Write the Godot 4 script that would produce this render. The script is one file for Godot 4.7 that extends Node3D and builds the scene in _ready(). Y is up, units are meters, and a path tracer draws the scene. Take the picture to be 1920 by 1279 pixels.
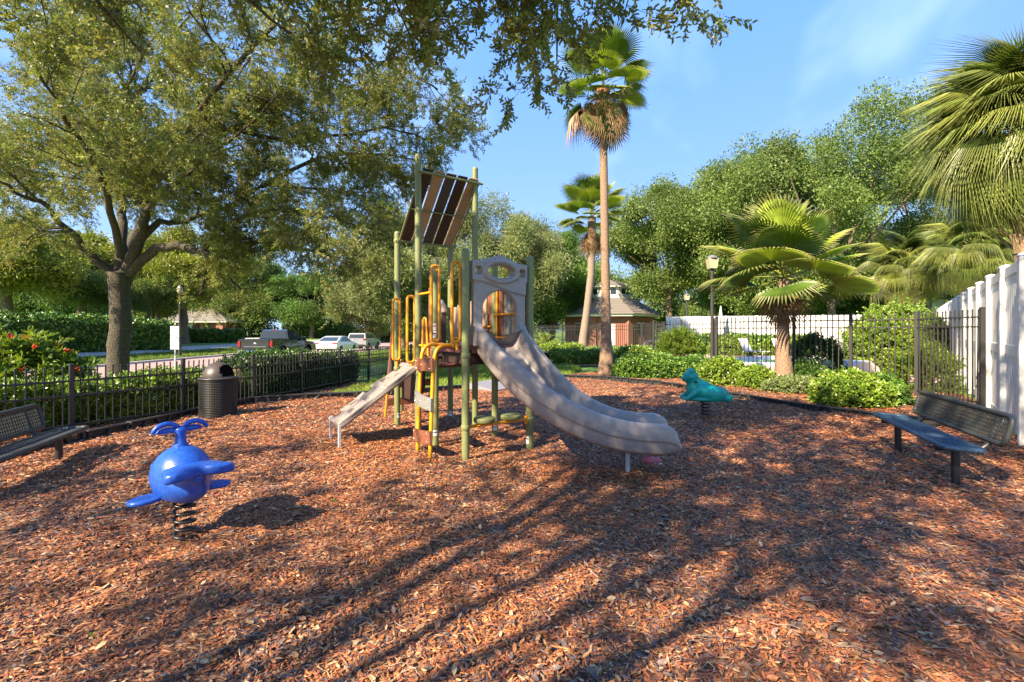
extends Node3D
# A neighbourhood playground. World: x right, y up, depth away from the camera is -z. Helper P(x, y, d) takes the depth d as positive.

const EYE := 1.45
var M := {}
var taken := {}
var rng := RandomNumberGenerator.new()
var noise := FastNoiseLite.new()


# ---------------------------------------------------------------- mesh building
class MB:
	var v := PackedVector3Array()
	var n := PackedVector3Array()
	var c := PackedColorArray()
	var ix := PackedInt32Array()
	var col := Color(1, 1, 1)

	func tri(a: Vector3, b: Vector3, d: Vector3) -> void:
		var nn := (d - a).cross(b - a).normalized()
		var k := v.size()
		v.append(a); v.append(b); v.append(d)
		n.append(nn); n.append(nn); n.append(nn)
		c.append(col); c.append(col); c.append(col)
		ix.append(k); ix.append(k + 1); ix.append(k + 2)

	func out_tri(a: Vector3, b: Vector3, d: Vector3, away: Vector3) -> void:
		if (d - a).cross(b - a).dot(away) < 0.0:
			tri(a, d, b)
		else:
			tri(a, b, d)

	func quad(a: Vector3, b: Vector3, d: Vector3, e: Vector3) -> void:
		var nn := (e - a).cross(b - a)
		if nn.length_squared() < 1e-14:
			nn = (d - b).cross(a - b)
		nn = nn.normalized()
		var k := v.size()
		for p: Vector3 in [a, b, d, e]:
			v.append(p); n.append(nn); c.append(col)
		for q: int in [0, 1, 2, 0, 2, 3]:
			ix.append(k + q)

	# smooth sheet from rows of points; ring closes each row, loop joins the last row to the first
	func grid(rows: Array, ring := false, loop := false, inside := false) -> void:
		var nr := rows.size()
		var nc: int = rows[0].size()
		var k := v.size()
		var acc := PackedVector3Array()
		acc.resize(nr * nc)
		var q := PackedInt32Array()
		for i in (nr if loop else nr - 1):
			var i2 := (i + 1) % nr
			for j in (nc if ring else nc - 1):
				var j2 := (j + 1) % nc
				var a: Vector3 = rows[i][j]
				var b: Vector3 = rows[i][j2]
				var d: Vector3 = rows[i2][j2]
				var e: Vector3 = rows[i2][j]
				var nn := (d - a).cross(b - e)
				if inside:
					nn = -nn
				var w := [i * nc + j, i * nc + j2, i2 * nc + j2, i2 * nc + j]
				for x: int in w:
					acc[x] += nn
				if inside:
					for x: int in [w[0], w[2], w[1], w[0], w[3], w[2]]:
						q.append(k + x)
				else:
					for x: int in [w[0], w[1], w[2], w[0], w[2], w[3]]:
						q.append(k + x)
		for i in nr:
			for j in nc:
				v.append(rows[i][j])
				n.append(acc[i * nc + j].normalized() if acc[i * nc + j].length_squared() > 0.0 else Vector3.UP)
				c.append(col)
		ix.append_array(q)

	func fan(pts: PackedVector3Array, away: Vector3) -> void:
		var mid := Vector3.ZERO
		for p in pts:
			mid += p
		mid /= pts.size()
		for i in pts.size():
			out_tri(mid, pts[i], pts[(i + 1) % pts.size()], away)

	func tube(path: PackedVector3Array, radii: PackedFloat32Array, sides := 8, caps := true, closed := false) -> void:
		var rows := []
		var m := path.size()
		var t0: Vector3 = (path[1] - path[0]).normalized()
		var side := t0.cross(Vector3.UP if absf(t0.y) < 0.9 else Vector3.RIGHT).normalized()
		for i in m:
			var t: Vector3
			if closed:
				t = (path[(i + 1) % m] - path[(i + m - 1) % m]).normalized()
			else:
				t = (path[mini(i + 1, m - 1)] - path[maxi(i - 1, 0)]).normalized()
			side = (side - t * side.dot(t)).normalized()
			var up := side.cross(t)
			var row := PackedVector3Array()
			var r: float = radii[mini(i, radii.size() - 1)]
			for j in sides:
				var a := TAU * j / sides
				row.append(path[i] + (side * cos(a) + up * sin(a)) * r)
			rows.append(row)
		grid(rows, true, closed)
		if caps and not closed:
			fan(rows[0], path[0] - path[1])
			fan(rows[m - 1], path[m - 1] - path[m - 2])

	func bar(a: Vector3, b: Vector3, r: float, sides := 8, r2 := -1.0) -> void:
		tube(PackedVector3Array([a, b]), PackedFloat32Array([r, r if r2 < 0.0 else r2]), sides)

	# profile of (radius, height) points turned round the y axis
	func lathe(profile: PackedVector2Array, at := Vector3.ZERO, sides := 16, basis := Basis.IDENTITY) -> void:
		var rows := []
		for p in profile:
			var row := PackedVector3Array()
			for j in sides:
				var a := -TAU * j / sides
				row.append(at + basis * Vector3(cos(a) * p.x, p.y, sin(a) * p.x))
			rows.append(row)
		grid(rows, true, false)

	# box with chamfered edges
	func box(at: Vector3, size: Vector3, basis := Basis.IDENTITY, bevel := 0.006) -> void:
		var h := size * 0.5
		var e := minf(bevel, minf(h.x, minf(h.y, h.z)) * 0.9)
		var cor := func(sx: int, sy: int, sz: int, ax: int) -> Vector3:
			var p := Vector3(sx * (h.x - e), sy * (h.y - e), sz * (h.z - e))
			p[ax] += e * [sx, sy, sz][ax]
			return at + basis * p
		for ax in 3:
			var bx := (ax + 1) % 3
			var cx := (ax + 2) % 3
			for s: int in [-1, 1]:
				var ps := []
				for k: Array in [[-1, -1], [1, -1], [1, 1], [-1, 1]]:
					var g := [0, 0, 0]
					g[ax] = s; g[bx] = k[0]; g[cx] = k[1]
					ps.append(cor.call(g[0], g[1], g[2], ax))
				if s > 0:
					quad(ps[3], ps[2], ps[1], ps[0])
				else:
					quad(ps[0], ps[1], ps[2], ps[3])
			for sb: int in [-1, 1]:
				for sc: int in [-1, 1]:
					var g0 := [0, 0, 0]
					var g1 := [0, 0, 0]
					g0[ax] = -1; g1[ax] = 1
					g0[bx] = sb; g1[bx] = sb; g0[cx] = sc; g1[cx] = sc
					var a: Vector3 = cor.call(g0[0], g0[1], g0[2], bx)
					var b: Vector3 = cor.call(g1[0], g1[1], g1[2], bx)
					var d: Vector3 = cor.call(g1[0], g1[1], g1[2], cx)
					var f: Vector3 = cor.call(g0[0], g0[1], g0[2], cx)
					if sb * sc > 0:
						quad(a, f, d, b)
					else:
						quad(a, b, d, f)
		for sx: int in [-1, 1]:
			for sy: int in [-1, 1]:
				for sz: int in [-1, 1]:
					out_tri(cor.call(sx, sy, sz, 0), cor.call(sx, sy, sz, 1), cor.call(sx, sy, sz, 2), basis * Vector3(sx, sy, sz))

	# polygon in the basis's xy plane, pushed along its z by +-half depth; narrow(y) gives the half depth at a height
	func prism(poly: PackedVector2Array, at: Vector3, basis: Basis, half: float, narrow: Variant = null) -> void:
		var t := Geometry2D.triangulate_polygon(poly)
		var hw := func(p: Vector2) -> float: return half if narrow == null else narrow.call(p)
		for s: float in [-1.0, 1.0]:
			for i in range(0, t.size(), 3):
				var q := []
				for j in 3:
					var p := poly[t[i + j]]
					q.append(at + basis * Vector3(p.x, p.y, s * hw.call(p)))
				out_tri(q[0], q[1], q[2], basis * Vector3(0, 0, s))
		var area := 0.0
		for i in poly.size():
			area += poly[i].cross(poly[(i + 1) % poly.size()])
		for i in poly.size():
			var a := poly[i]
			var b := poly[(i + 1) % poly.size()]
			var ha: float = hw.call(a)
			var hb: float = hw.call(b)
			var q := [at + basis * Vector3(a.x, a.y, -ha), at + basis * Vector3(b.x, b.y, -hb), at + basis * Vector3(b.x, b.y, hb), at + basis * Vector3(a.x, a.y, ha)]
			if area > 0:
				quad(q[0], q[1], q[2], q[3])
			else:
				quad(q[3], q[2], q[1], q[0])

	# surface nets over a distance field
	func nets(lo: Vector3, hi: Vector3, cell: float, f: Callable) -> void:
		var nx := int((hi.x - lo.x) / cell) + 2
		var ny := int((hi.y - lo.y) / cell) + 2
		var nz := int((hi.z - lo.z) / cell) + 2
		var s := PackedFloat32Array()
		s.resize(nx * ny * nz)
		var i := 0
		for z in nz:
			for y in ny:
				for x in nx:
					s[i] = f.call(lo + Vector3(x, y, z) * cell)
					i += 1
		var id := PackedInt32Array()
		id.resize(nx * ny * nz)
		id.fill(-1)
		var off := PackedInt32Array()
		for q in 8:
			off.append((q & 1) + ((q >> 1) & 1) * nx + ((q >> 2) & 1) * nx * ny)
		var edges := [[0, 1], [2, 3], [4, 5], [6, 7], [0, 2], [1, 3], [4, 6], [5, 7], [0, 4], [1, 5], [2, 6], [3, 7]]
		var pts := PackedVector3Array()
		for z in nz - 1:
			for y in ny - 1:
				for x in nx - 1:
					var b := x + nx * (y + ny * z)
					var m := 0
					for q in 8:
						if s[b + off[q]] < 0.0:
							m |= 1 << q
					if m == 0 or m == 255:
						continue
					var sum := Vector3.ZERO
					var cnt := 0
					for e: Array in edges:
						var p: int = e[0]
						var r: int = e[1]
						var s0 := s[b + off[p]]
						var s1 := s[b + off[r]]
						if (s0 < 0.0) != (s1 < 0.0):
							var t := s0 / (s0 - s1)
							var pa := Vector3(p & 1, (p >> 1) & 1, (p >> 2) & 1)
							var pb := Vector3(r & 1, (r >> 1) & 1, (r >> 2) & 1)
							sum += pa.lerp(pb, t)
							cnt += 1
					id[b] = pts.size()
					pts.append(lo + (Vector3(x, y, z) + sum / cnt) * cell)
		var acc := PackedVector3Array()
		acc.resize(pts.size())
		var q2 := PackedInt32Array()
		var st := [1, nx, nx * ny]
		for z in range(1, nz - 1):
			for y in range(1, ny - 1):
				for x in range(1, nx - 1):
					var b := x + nx * (y + ny * z)
					var neg := s[b] < 0.0
					for ax in 3:
						if (s[b + st[ax]] < 0.0) == neg:
							continue
						var u: int = st[(ax + 1) % 3]
						var w: int = st[(ax + 2) % 3]
						var a0 := id[b]
						var a1 := id[b - u]
						var a2 := id[b - u - w]
						var a3 := id[b - w]
						if a0 < 0 or a1 < 0 or a2 < 0 or a3 < 0:
							continue
						var t := [a0, a1, a2, a0, a2, a3] if not neg else [a0, a2, a1, a0, a3, a2]
						for g in [0, 3]:
							var nn := (pts[t[g + 2]] - pts[t[g]]).cross(pts[t[g + 1]] - pts[t[g]])
							for h in 3:
								acc[t[g + h]] += nn
								q2.append(t[g + h])
		var k := v.size()
		for p in pts.size():
			v.append(pts[p])
			n.append(acc[p].normalized() if acc[p].length_squared() > 0.0 else Vector3.UP)
			c.append(col)
		for e in q2:
			ix.append(k + e)

	func mesh() -> ArrayMesh:
		var a := []
		a.resize(Mesh.ARRAY_MAX)
		a[Mesh.ARRAY_VERTEX] = v
		a[Mesh.ARRAY_NORMAL] = n
		a[Mesh.ARRAY_COLOR] = c
		a[Mesh.ARRAY_INDEX] = ix
		var m := ArrayMesh.new()
		m.add_surface_from_arrays(Mesh.PRIMITIVE_TRIANGLES, a)
		return m


# ---------------------------------------------------------------- scene helpers
func P(x: float, y: float, d: float) -> Vector3:
	return Vector3(x, y, -d)


func numbered(called: String) -> String:
	if not taken.has(called):
		taken[called] = 0
		return called
	taken[called] += 1
	return "%s_%03d" % [called, taken[called]]


func tag(o: Node, label: String, category: String, group := "", kind := "") -> void:
	if label: o.set_meta("label", label)
	if category: o.set_meta("category", category)
	if group: o.set_meta("group", group)
	if kind: o.set_meta("kind", kind)


func thing(called: String, label: String, category: String, at := Vector3.ZERO, turn := 0.0, group := "") -> Node3D:
	var o := Node3D.new()
	o.name = numbered(called)
	add_child(o)
	o.position = at
	o.rotation.y = turn
	tag(o, label, category, group)
	return o


func part(called: String, m: Variant, mat: Material, parent: Node = null, at := Vector3.ZERO) -> MeshInstance3D:
	var o := MeshInstance3D.new()
	o.mesh = m.mesh() if m is MB else m
	o.material_override = mat
	o.position = at
	if parent == null or parent == self:
		o.name = numbered(called)
		add_child(o)
	else:
		o.name = called
		parent.add_child(o, true)
	return o


func setting(called: String, m: Variant, mat: Material) -> MeshInstance3D:
	var o := part(called, m, mat)
	o.set_meta("kind", "structure")
	return o


func scatter(called: String, mesh: Mesh, mat: Material, buf: PackedFloat32Array, parent: Node = null) -> MultiMeshInstance3D:
	var mm := MultiMesh.new()
	mm.transform_format = MultiMesh.TRANSFORM_3D
	mm.use_colors = true
	mm.mesh = mesh
	mm.instance_count = buf.size() / 16
	mm.buffer = buf
	var o := MultiMeshInstance3D.new()
	o.multimesh = mm
	o.material_override = mat
	if parent == null:
		o.name = numbered(called)
		add_child(o)
	else:
		o.name = called
		parent.add_child(o, true)
	return o


func put(buf: PackedFloat32Array, b: Basis, o: Vector3, c: Color) -> void:
	buf.append_array(PackedFloat32Array([b.x.x, b.y.x, b.z.x, o.x, b.x.y, b.y.y, b.z.y, o.y, b.x.z, b.y.z, b.z.z, o.z, c.r, c.g, c.b, 1.0]))


func R(a: float, b: float) -> float:
	return rng.randf_range(a, b)


func rand_basis() -> Basis:
	return Basis.from_euler(Vector3(R(0, TAU), R(0, TAU), R(0, TAU)))


func ball() -> Vector3:
	while true:
		var p := Vector3(R(-1, 1), R(-1, 1), R(-1, 1))
		if p.length_squared() <= 1.0:
			return p
	return Vector3.ZERO


# ---------------------------------------------------------------- materials
func lin(r: float, g: float, b: float) -> Color:
	return Color(r, g, b).linear_to_srgb()


func ramp(stops: Array) -> Gradient:
	var g := Gradient.new()
	var o := PackedFloat32Array()
	var c := PackedColorArray()
	for s: Array in stops:
		o.append(s[0])
		c.append(s[1])
	g.offsets = o
	g.colors = c
	return g


func ntex(freq: float, stops: Array, kind := FastNoiseLite.TYPE_SIMPLEX_SMOOTH, size := 512, sd := 1, octaves := 4, as_normal := false, bump := 4.0) -> NoiseTexture2D:
	var f := FastNoiseLite.new()
	f.noise_type = kind
	f.frequency = freq
	f.seed = sd
	f.fractal_octaves = octaves
	if kind == FastNoiseLite.TYPE_CELLULAR:
		f.cellular_return_type = FastNoiseLite.RETURN_CELL_VALUE
		f.fractal_type = FastNoiseLite.FRACTAL_NONE
		f.domain_warp_enabled = true
		f.domain_warp_amplitude = 12.0
		f.domain_warp_frequency = 0.03
	var t := NoiseTexture2D.new()
	t.width = size
	t.height = size
	t.seamless = true
	t.noise = f
	t.as_normal_map = as_normal
	t.bump_strength = bump
	if not as_normal and stops:
		t.color_ramp = ramp(stops)
	return t


func mat(c: Color, rough := 0.7, metal := 0.0) -> StandardMaterial3D:
	var m := StandardMaterial3D.new()
	m.albedo_color = c
	m.roughness = rough
	m.metallic = metal
	return m


# a material with grain: two tones mixed by noise, mapped in world space
func grained(a: Color, b: Color, scale: float, rough := 0.7, bump := 0.0, freq := 0.02, sd := 1) -> StandardMaterial3D:
	var m := mat(Color.WHITE, rough)
	m.albedo_texture = ntex(freq, [[0.25, a], [0.75, b]], FastNoiseLite.TYPE_SIMPLEX_SMOOTH, 512, sd, 5)
	m.uv1_triplanar = true
	m.uv1_world_triplanar = true
	m.uv1_scale = Vector3.ONE * scale
	if bump > 0.0:
		m.normal_enabled = true
		m.normal_texture = ntex(freq * 2.0, [], FastNoiseLite.TYPE_SIMPLEX_SMOOTH, 512, sd + 7, 4, true, 6.0)
		m.normal_scale = bump
	return m


func leafy(back: float, rough := 0.5) -> StandardMaterial3D:
	var m := mat(Color.WHITE, rough)
	m.vertex_color_use_as_albedo = true
	m.backlight_enabled = true
	m.backlight = Color(back, back, back * 0.7)
	m.cull_mode = BaseMaterial3D.CULL_DISABLED
	return m


func materials() -> void:
	M.post = grained(lin(0.17, 0.19, 0.075), lin(0.20, 0.225, 0.09), 3.0, 0.42, 0.1)
	M.orange = grained(lin(0.74, 0.29, 0.010), lin(0.82, 0.35, 0.016), 4.0, 0.35)
	M.taupe = grained(lin(0.285, 0.242, 0.225), lin(0.335, 0.285, 0.262), 1.1, 0.31, 0.03)
	M.taupe_worn = grained(lin(0.17, 0.145, 0.135), lin(0.32, 0.275, 0.25), 5.0, 0.55, 0.25)
	M.deck = grained(lin(0.13, 0.045, 0.035), lin(0.18, 0.07, 0.055), 4.0, 0.6, 0.2)
	M.brown_plank = grained(lin(0.16, 0.055, 0.025), lin(0.24, 0.09, 0.05), 2.5, 0.55, 0.3)
	M.dark_plank = grained(lin(0.035, 0.017, 0.013), lin(0.055, 0.028, 0.022), 3.0, 0.6, 0.2)
	M.tan_plank = grained(lin(0.33, 0.21, 0.13), lin(0.42, 0.28, 0.18), 3.0, 0.6, 0.2)
	M.grey_plank = grained(lin(0.17, 0.17, 0.165), lin(0.24, 0.24, 0.235), 3.0, 0.55, 0.2)
	M.charcoal_plank = grained(lin(0.05, 0.04, 0.042), lin(0.075, 0.062, 0.062), 3.0, 0.55, 0.2)
	M.galv = grained(lin(0.36, 0.38, 0.40), lin(0.50, 0.52, 0.54), 6.0, 0.4)
	M.bolt = mat(lin(0.6, 0.6, 0.6), 0.3, 0.9)
	M.sticker = mat(lin(0.75, 0.76, 0.75), 0.5)
	M.print = mat(lin(0.05, 0.05, 0.06), 0.6)
	M.red_print = mat(lin(0.4, 0.04, 0.04), 0.6)
	M.blue = grained(lin(0.012, 0.065, 0.36), lin(0.022, 0.10, 0.48), 3.0, 0.33, 0.12)
	M.teal = grained(lin(0.0, 0.32, 0.25), lin(0.01, 0.41, 0.32), 3.0, 0.28, 0.08)
	M.black_metal = grained(lin(0.018, 0.019, 0.021), lin(0.035, 0.035, 0.036), 8.0, 0.38)
	M.spring = grained(lin(0.012, 0.012, 0.013), lin(0.03, 0.027, 0.024), 20.0, 0.4)
	M.bench = grained(lin(0.03, 0.034, 0.034), lin(0.055, 0.058, 0.055), 8.0, 0.42)
	M.bench_worn = grained(lin(0.03, 0.04, 0.05), lin(0.05, 0.13, 0.24), 3.5, 0.45, 0.0, 0.03, 5)
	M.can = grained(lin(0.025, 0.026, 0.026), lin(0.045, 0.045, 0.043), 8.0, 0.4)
	M.dome = grained(lin(0.055, 0.042, 0.037), lin(0.085, 0.068, 0.06), 5.0, 0.42)
	M.inside = mat(lin(0.035, 0.035, 0.035), 0.6)
	M.border = grained(lin(0.016, 0.016, 0.018), lin(0.04, 0.038, 0.037), 5.0, 0.5, 0.2)
	M.ramp = grained(lin(0.17, 0.17, 0.19), lin(0.26, 0.26, 0.28), 5.0, 0.6, 0.2)
	M.vinyl = grained(lin(0.60, 0.60, 0.585), lin(0.76, 0.75, 0.735), 1.1, 0.4)
	M.bronze = grained(lin(0.03, 0.029, 0.028), lin(0.055, 0.052, 0.05), 6.0, 0.45)
	M.bark = grained(lin(0.045, 0.036, 0.026), lin(0.19, 0.16, 0.12), 1.4, 0.9, 1.8, 0.03, 3)
	M.bark.albedo_texture = ntex(0.03, [[0.2, lin(0.025, 0.019, 0.013)], [0.45, lin(0.058, 0.046, 0.032)], [0.62, lin(0.095, 0.082, 0.06)], [0.75, lin(0.16, 0.155, 0.10)]], FastNoiseLite.TYPE_SIMPLEX_SMOOTH, 512, 3, 5)
	M.far_bark = grained(lin(0.10, 0.075, 0.05), lin(0.22, 0.165, 0.11), 1.0, 0.9)
	M.palm_bark = grained(lin(0.16, 0.085, 0.045), lin(0.33, 0.24, 0.17), 2.0, 0.9, 0.8, 0.02, 4)
	M.palm_grey = grained(lin(0.17, 0.12, 0.085), lin(0.34, 0.27, 0.205), 2.0, 0.9, 0.8, 0.02, 6)
	M.boot = mat(lin(0.30, 0.11, 0.05), 0.85)
	M.petiole = mat(lin(0.22, 0.24, 0.04), 0.5)
	M.dead = grained(lin(0.24, 0.15, 0.07), lin(0.42, 0.30, 0.17), 3.0, 0.85)
	M.frond = leafy(0.75, 0.42)
	M.leaf = leafy(0.9, 0.45)
	M.waxy = leafy(0.35, 0.32)
	M.grass = leafy(0.4, 0.6)
	M.core = grained(lin(0.075, 0.06, 0.035), lin(0.11, 0.10, 0.05), 4.0, 0.9)
	M.flake = mat(Color.WHITE, 0.5)
	M.flake.vertex_color_use_as_albedo = true
	var mulch := mat(Color.WHITE, 0.9)
	mulch.albedo_texture = ntex(0.045, [[0.0, lin(0.045, 0.022, 0.014)], [0.3, lin(0.13, 0.055, 0.028)], [0.55, lin(0.23, 0.10, 0.045)], [0.8, lin(0.30, 0.16, 0.085)], [1.0, lin(0.12, 0.085, 0.075)]], FastNoiseLite.TYPE_CELLULAR, 1024, 2)
	mulch.uv1_triplanar = true
	mulch.uv1_world_triplanar = true
	mulch.uv1_scale = Vector3.ONE * 0.7
	mulch.normal_enabled = true
	mulch.normal_texture = ntex(0.05, [], FastNoiseLite.TYPE_CELLULAR, 1024, 2, 1, true, 10.0)
	M.mulch = mulch
	M.lawn = grained(lin(0.075, 0.155, 0.018), lin(0.16, 0.26, 0.032), 0.6, 0.95, 0.5, 0.03, 8)
	M.paver = grained(lin(0.26, 0.17, 0.15), lin(0.40, 0.29, 0.27), 1.2, 0.9, 0.2, 0.04, 9)
	M.concrete = grained(lin(0.34, 0.31, 0.28), lin(0.46, 0.43, 0.40), 0.7, 0.9, 0.1, 0.03, 10)
	M.pool_deck = grained(lin(0.40, 0.26, 0.20), lin(0.52, 0.37, 0.30), 0.7, 0.85)
	M.brick = grained(lin(0.24, 0.085, 0.06), lin(0.34, 0.16, 0.12), 1.5, 0.9, 0.2, 0.05, 11)
	M.shingle = grained(lin(0.10, 0.09, 0.085), lin(0.26, 0.23, 0.205), 1.4, 0.9, 0.3, 0.04, 12)
	M.white_trim = mat(lin(0.72, 0.71, 0.69), 0.5)
	M.wall_paint = mat(lin(0.42, 0.45, 0.44), 0.7)
	M.dark_open = mat(lin(0.075, 0.04, 0.025), 0.6)
	M.glass = mat(lin(0.03, 0.04, 0.05), 0.06)
	M.lamp_metal = grained(lin(0.13, 0.12, 0.115), lin(0.2, 0.19, 0.185), 6.0, 0.45)
	M.lantern = mat(lin(0.42, 0.38, 0.25), 0.3)
	M.tyre = mat(lin(0.018, 0.018, 0.018), 0.8)
	M.rim = mat(lin(0.35, 0.35, 0.36), 0.3, 0.8)
	M.chrome = mat(lin(0.62, 0.62, 0.63), 0.12, 1.0)
	M.tail = mat(lin(0.30, 0.012, 0.014), 0.15)
	M.water = mat(Color(0.16, 0.55, 0.62, 0.55), 0.05)
	M.water.transparency = BaseMaterial3D.TRANSPARENCY_ALPHA
	M.sling = mat(lin(0.72, 0.70, 0.64), 0.7)
	M.pink = grained(lin(0.50, 0.10, 0.13), lin(0.62, 0.17, 0.19), 8.0, 0.7)
	M.bloom = mat(lin(0.62, 0.09, 0.02), 0.6)


func car_paint(r: float, g: float, b: float, metal := 0.3) -> StandardMaterial3D:
	var m := mat(lin(r, g, b), 0.25, metal)
	m.clearcoat_enabled = true
	m.clearcoat = 1.0
	m.clearcoat_roughness = 0.04
	return m


# ---------------------------------------------------------------- the scene
func _ready() -> void:
	rng.seed = 20260
	noise.seed = 5
	noise.frequency = 0.35
	view_and_light()
	materials()
	leaf_meshes()
	ground()
	mulch_chips()
	fences()
	edging()
	buildings()
	play_structure()
	whale_rider()
	frog_rider()
	benches()
	litter_bins()
	palms()
	near_oaks()
	far_trees()
	shrubs()
	street()
	pool_side()
	small_things()


func view_and_light() -> void:
	var cam := Camera3D.new()
	cam.name = "camera"
	cam.set_frustum(0.1 * 1279.0 / 860.0, Vector2(0, -0.1 * 19.5 / 860.0), 0.1, 1500.0)
	cam.position = Vector3(0, EYE, 0)
	add_child(cam)
	cam.current = true
	var sun := DirectionalLight3D.new()
	sun.name = "sun"
	sun.light_energy = 1.6
	sun.light_color = Color(1.0, 0.92, 0.79)
	sun.light_angular_distance = 0.53
	sun.shadow_enabled = true
	add_child(sun)
	var el := deg_to_rad(38.0)
	var az := deg_to_rad(45.0)
	var dir := Vector3(sin(az) * cos(el), -sin(el), -cos(az) * cos(el))
	sun.look_at_from_position(Vector3(0, 20, 0), Vector3(0, 20, 0) + dir, Vector3.UP)
	var sky := ProceduralSkyMaterial.new()
	sky.sky_top_color = Color(0.27, 0.418, 0.63)
	sky.sky_horizon_color = Color(0.475, 0.56, 0.635)
	sky.sky_curve = 0.20
	sky.ground_bottom_color = Color(0.22, 0.22, 0.18)
	sky.ground_horizon_color = Color(0.38, 0.42, 0.42)
	sky.sun_angle_max = 1.0
	sky.energy_multiplier = 1.0
	sky.sky_cover = wisps()
	sky.sky_cover_modulate = Color(1, 1, 1, 0.13)
	var env := Environment.new()
	env.background_mode = Environment.BG_SKY
	env.sky = Sky.new()
	env.sky.sky_material = sky
	env.background_energy_multiplier = 1.16
	env.tonemap_mode = Environment.TONE_MAPPER_LINEAR
	env.tonemap_exposure = 3.25
	env.sdfgi_enabled = true
	env.ssao_enabled = true
	env.ssil_enabled = true
	var w := WorldEnvironment.new()
	w.name = "environment"
	w.environment = env
	add_child(w)


# thin streaks of high cloud all round the sky
func wisps() -> ImageTexture:
	var im := Image.create(1024, 512, false, Image.FORMAT_RGBA8)
	var f := FastNoiseLite.new()
	f.seed = 12
	f.frequency = 1.6
	f.fractal_octaves = 5
	for y in 256:
		var e := PI * (0.5 - (y + 0.5) / 512.0)
		for x in 1024:
			var a := TAU * (x + 0.5) / 1024.0
			var p := Vector3(cos(a) * cos(e), sin(e) + 0.12, sin(a) * cos(e))
			var q := Vector2(p.x, p.z) / p.y
			var t := f.get_noise_2d(q.x * 0.45 + q.y * 0.3, q.y * 1.1 - q.x * 0.5)
			var s := clampf(smoothstep(0.0, 0.65, t), 0.0, 1.0)
			im.set_pixel(x, y, Color(1, 1, 1, s * 0.45))
	return ImageTexture.create_from_image(im)


# ---------------------------------------------------------------- ground
var edge_line := PackedVector2Array([Vector2(-5.9, 3.0), Vector2(-5.8, 5.0), Vector2(-5.69, 6.11), Vector2(-5.61, 6.70), Vector2(-5.45, 8.05), Vector2(-5.36, 9.10), Vector2(-4.38, 9.67), Vector2(-3.39, 9.98), Vector2(-1.84, 10.84), Vector2(-1.28, 11.2), Vector2(-0.68, 12.2), Vector2(1.5, 14.0), Vector2(2.62, 13.55), Vector2(3.96, 12.17), Vector2(4.76, 9.98), Vector2(5.37, 8.43), Vector2(5.99, 7.47), Vector2(7.02, 6.49)])
var bed: PackedVector2Array
var beds := []


func ground_h(x: float) -> float:
	if x > -8.5:
		return -0.05
	if x > -12.6:
		return lerpf(-0.05, -0.40, smoothstep(-8.5, -12.6, x))
	if x > -21.6:
		return -0.55
	return lerpf(-0.33, 0.28, smoothstep(-21.6, -26.0, x)) + 0.25 * smoothstep(-28.0, -44.0, x)


func mulch_h(x: float, d: float) -> float:
	var h := 0.045 * noise.get_noise_2d(x, d) + 0.032 * noise.get_noise_2d(x * 3.1 + 40.0, d * 3.1) + 0.014 * noise.get_noise_2d(x * 9.0, d * 9.0 + 7.0)
	h -= 0.04 * exp(-(pow((x + 2.5) / 0.4, 2.0) + pow((d - 3.2) / 0.35, 2.0)))
	h -= 0.05 * exp(-(pow((x - 1.75) / 0.5, 2.0) + pow((d - 4.4) / 0.45, 2.0)))
	return h


func sheet(poly: PackedVector2Array, step: float, lift: float, rough: bool) -> MB:
	var mb := MB.new()
	var lo := poly[0]
	var hi := poly[0]
	for p in poly:
		lo = lo.min(p)
		hi = hi.max(p)
	var y := lo.y
	while y < hi.y:
		var x := lo.x
		while x < hi.x:
			var cell := PackedVector2Array([Vector2(x, y), Vector2(x + step, y), Vector2(x + step, y + step), Vector2(x, y + step)])
			var inside := 0
			for q in cell:
				if Geometry2D.is_point_in_polygon(q, poly):
					inside += 1
			var pieces: Array = [cell] if inside == 4 else Geometry2D.intersect_polygons(cell, poly)
			for pc: PackedVector2Array in pieces:
				if pc.size() < 3:
					continue
				var t := Geometry2D.triangulate_polygon(pc)
				for i in range(0, t.size(), 3):
					var q := []
					for j in 3:
						var p := pc[t[i + j]]
						q.append(P(p.x, (mulch_h(p.x, p.y) if rough else ground_h(p.x) + 0.05) + lift, p.y))
					mb.out_tri(q[0], q[1], q[2], Vector3.UP)
			x += step
		y += step
	# smooth the shading of the bumps
	if rough:
		for i in mb.v.size():
			var p := mb.v[i]
			var e := 0.05
			mb.n[i] = Vector3(mulch_h(p.x - e, -p.z) - mulch_h(p.x + e, -p.z), 2.0 * e, mulch_h(p.x, -p.z + e) - mulch_h(p.x, -p.z - e)).normalized()
	return mb


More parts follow.
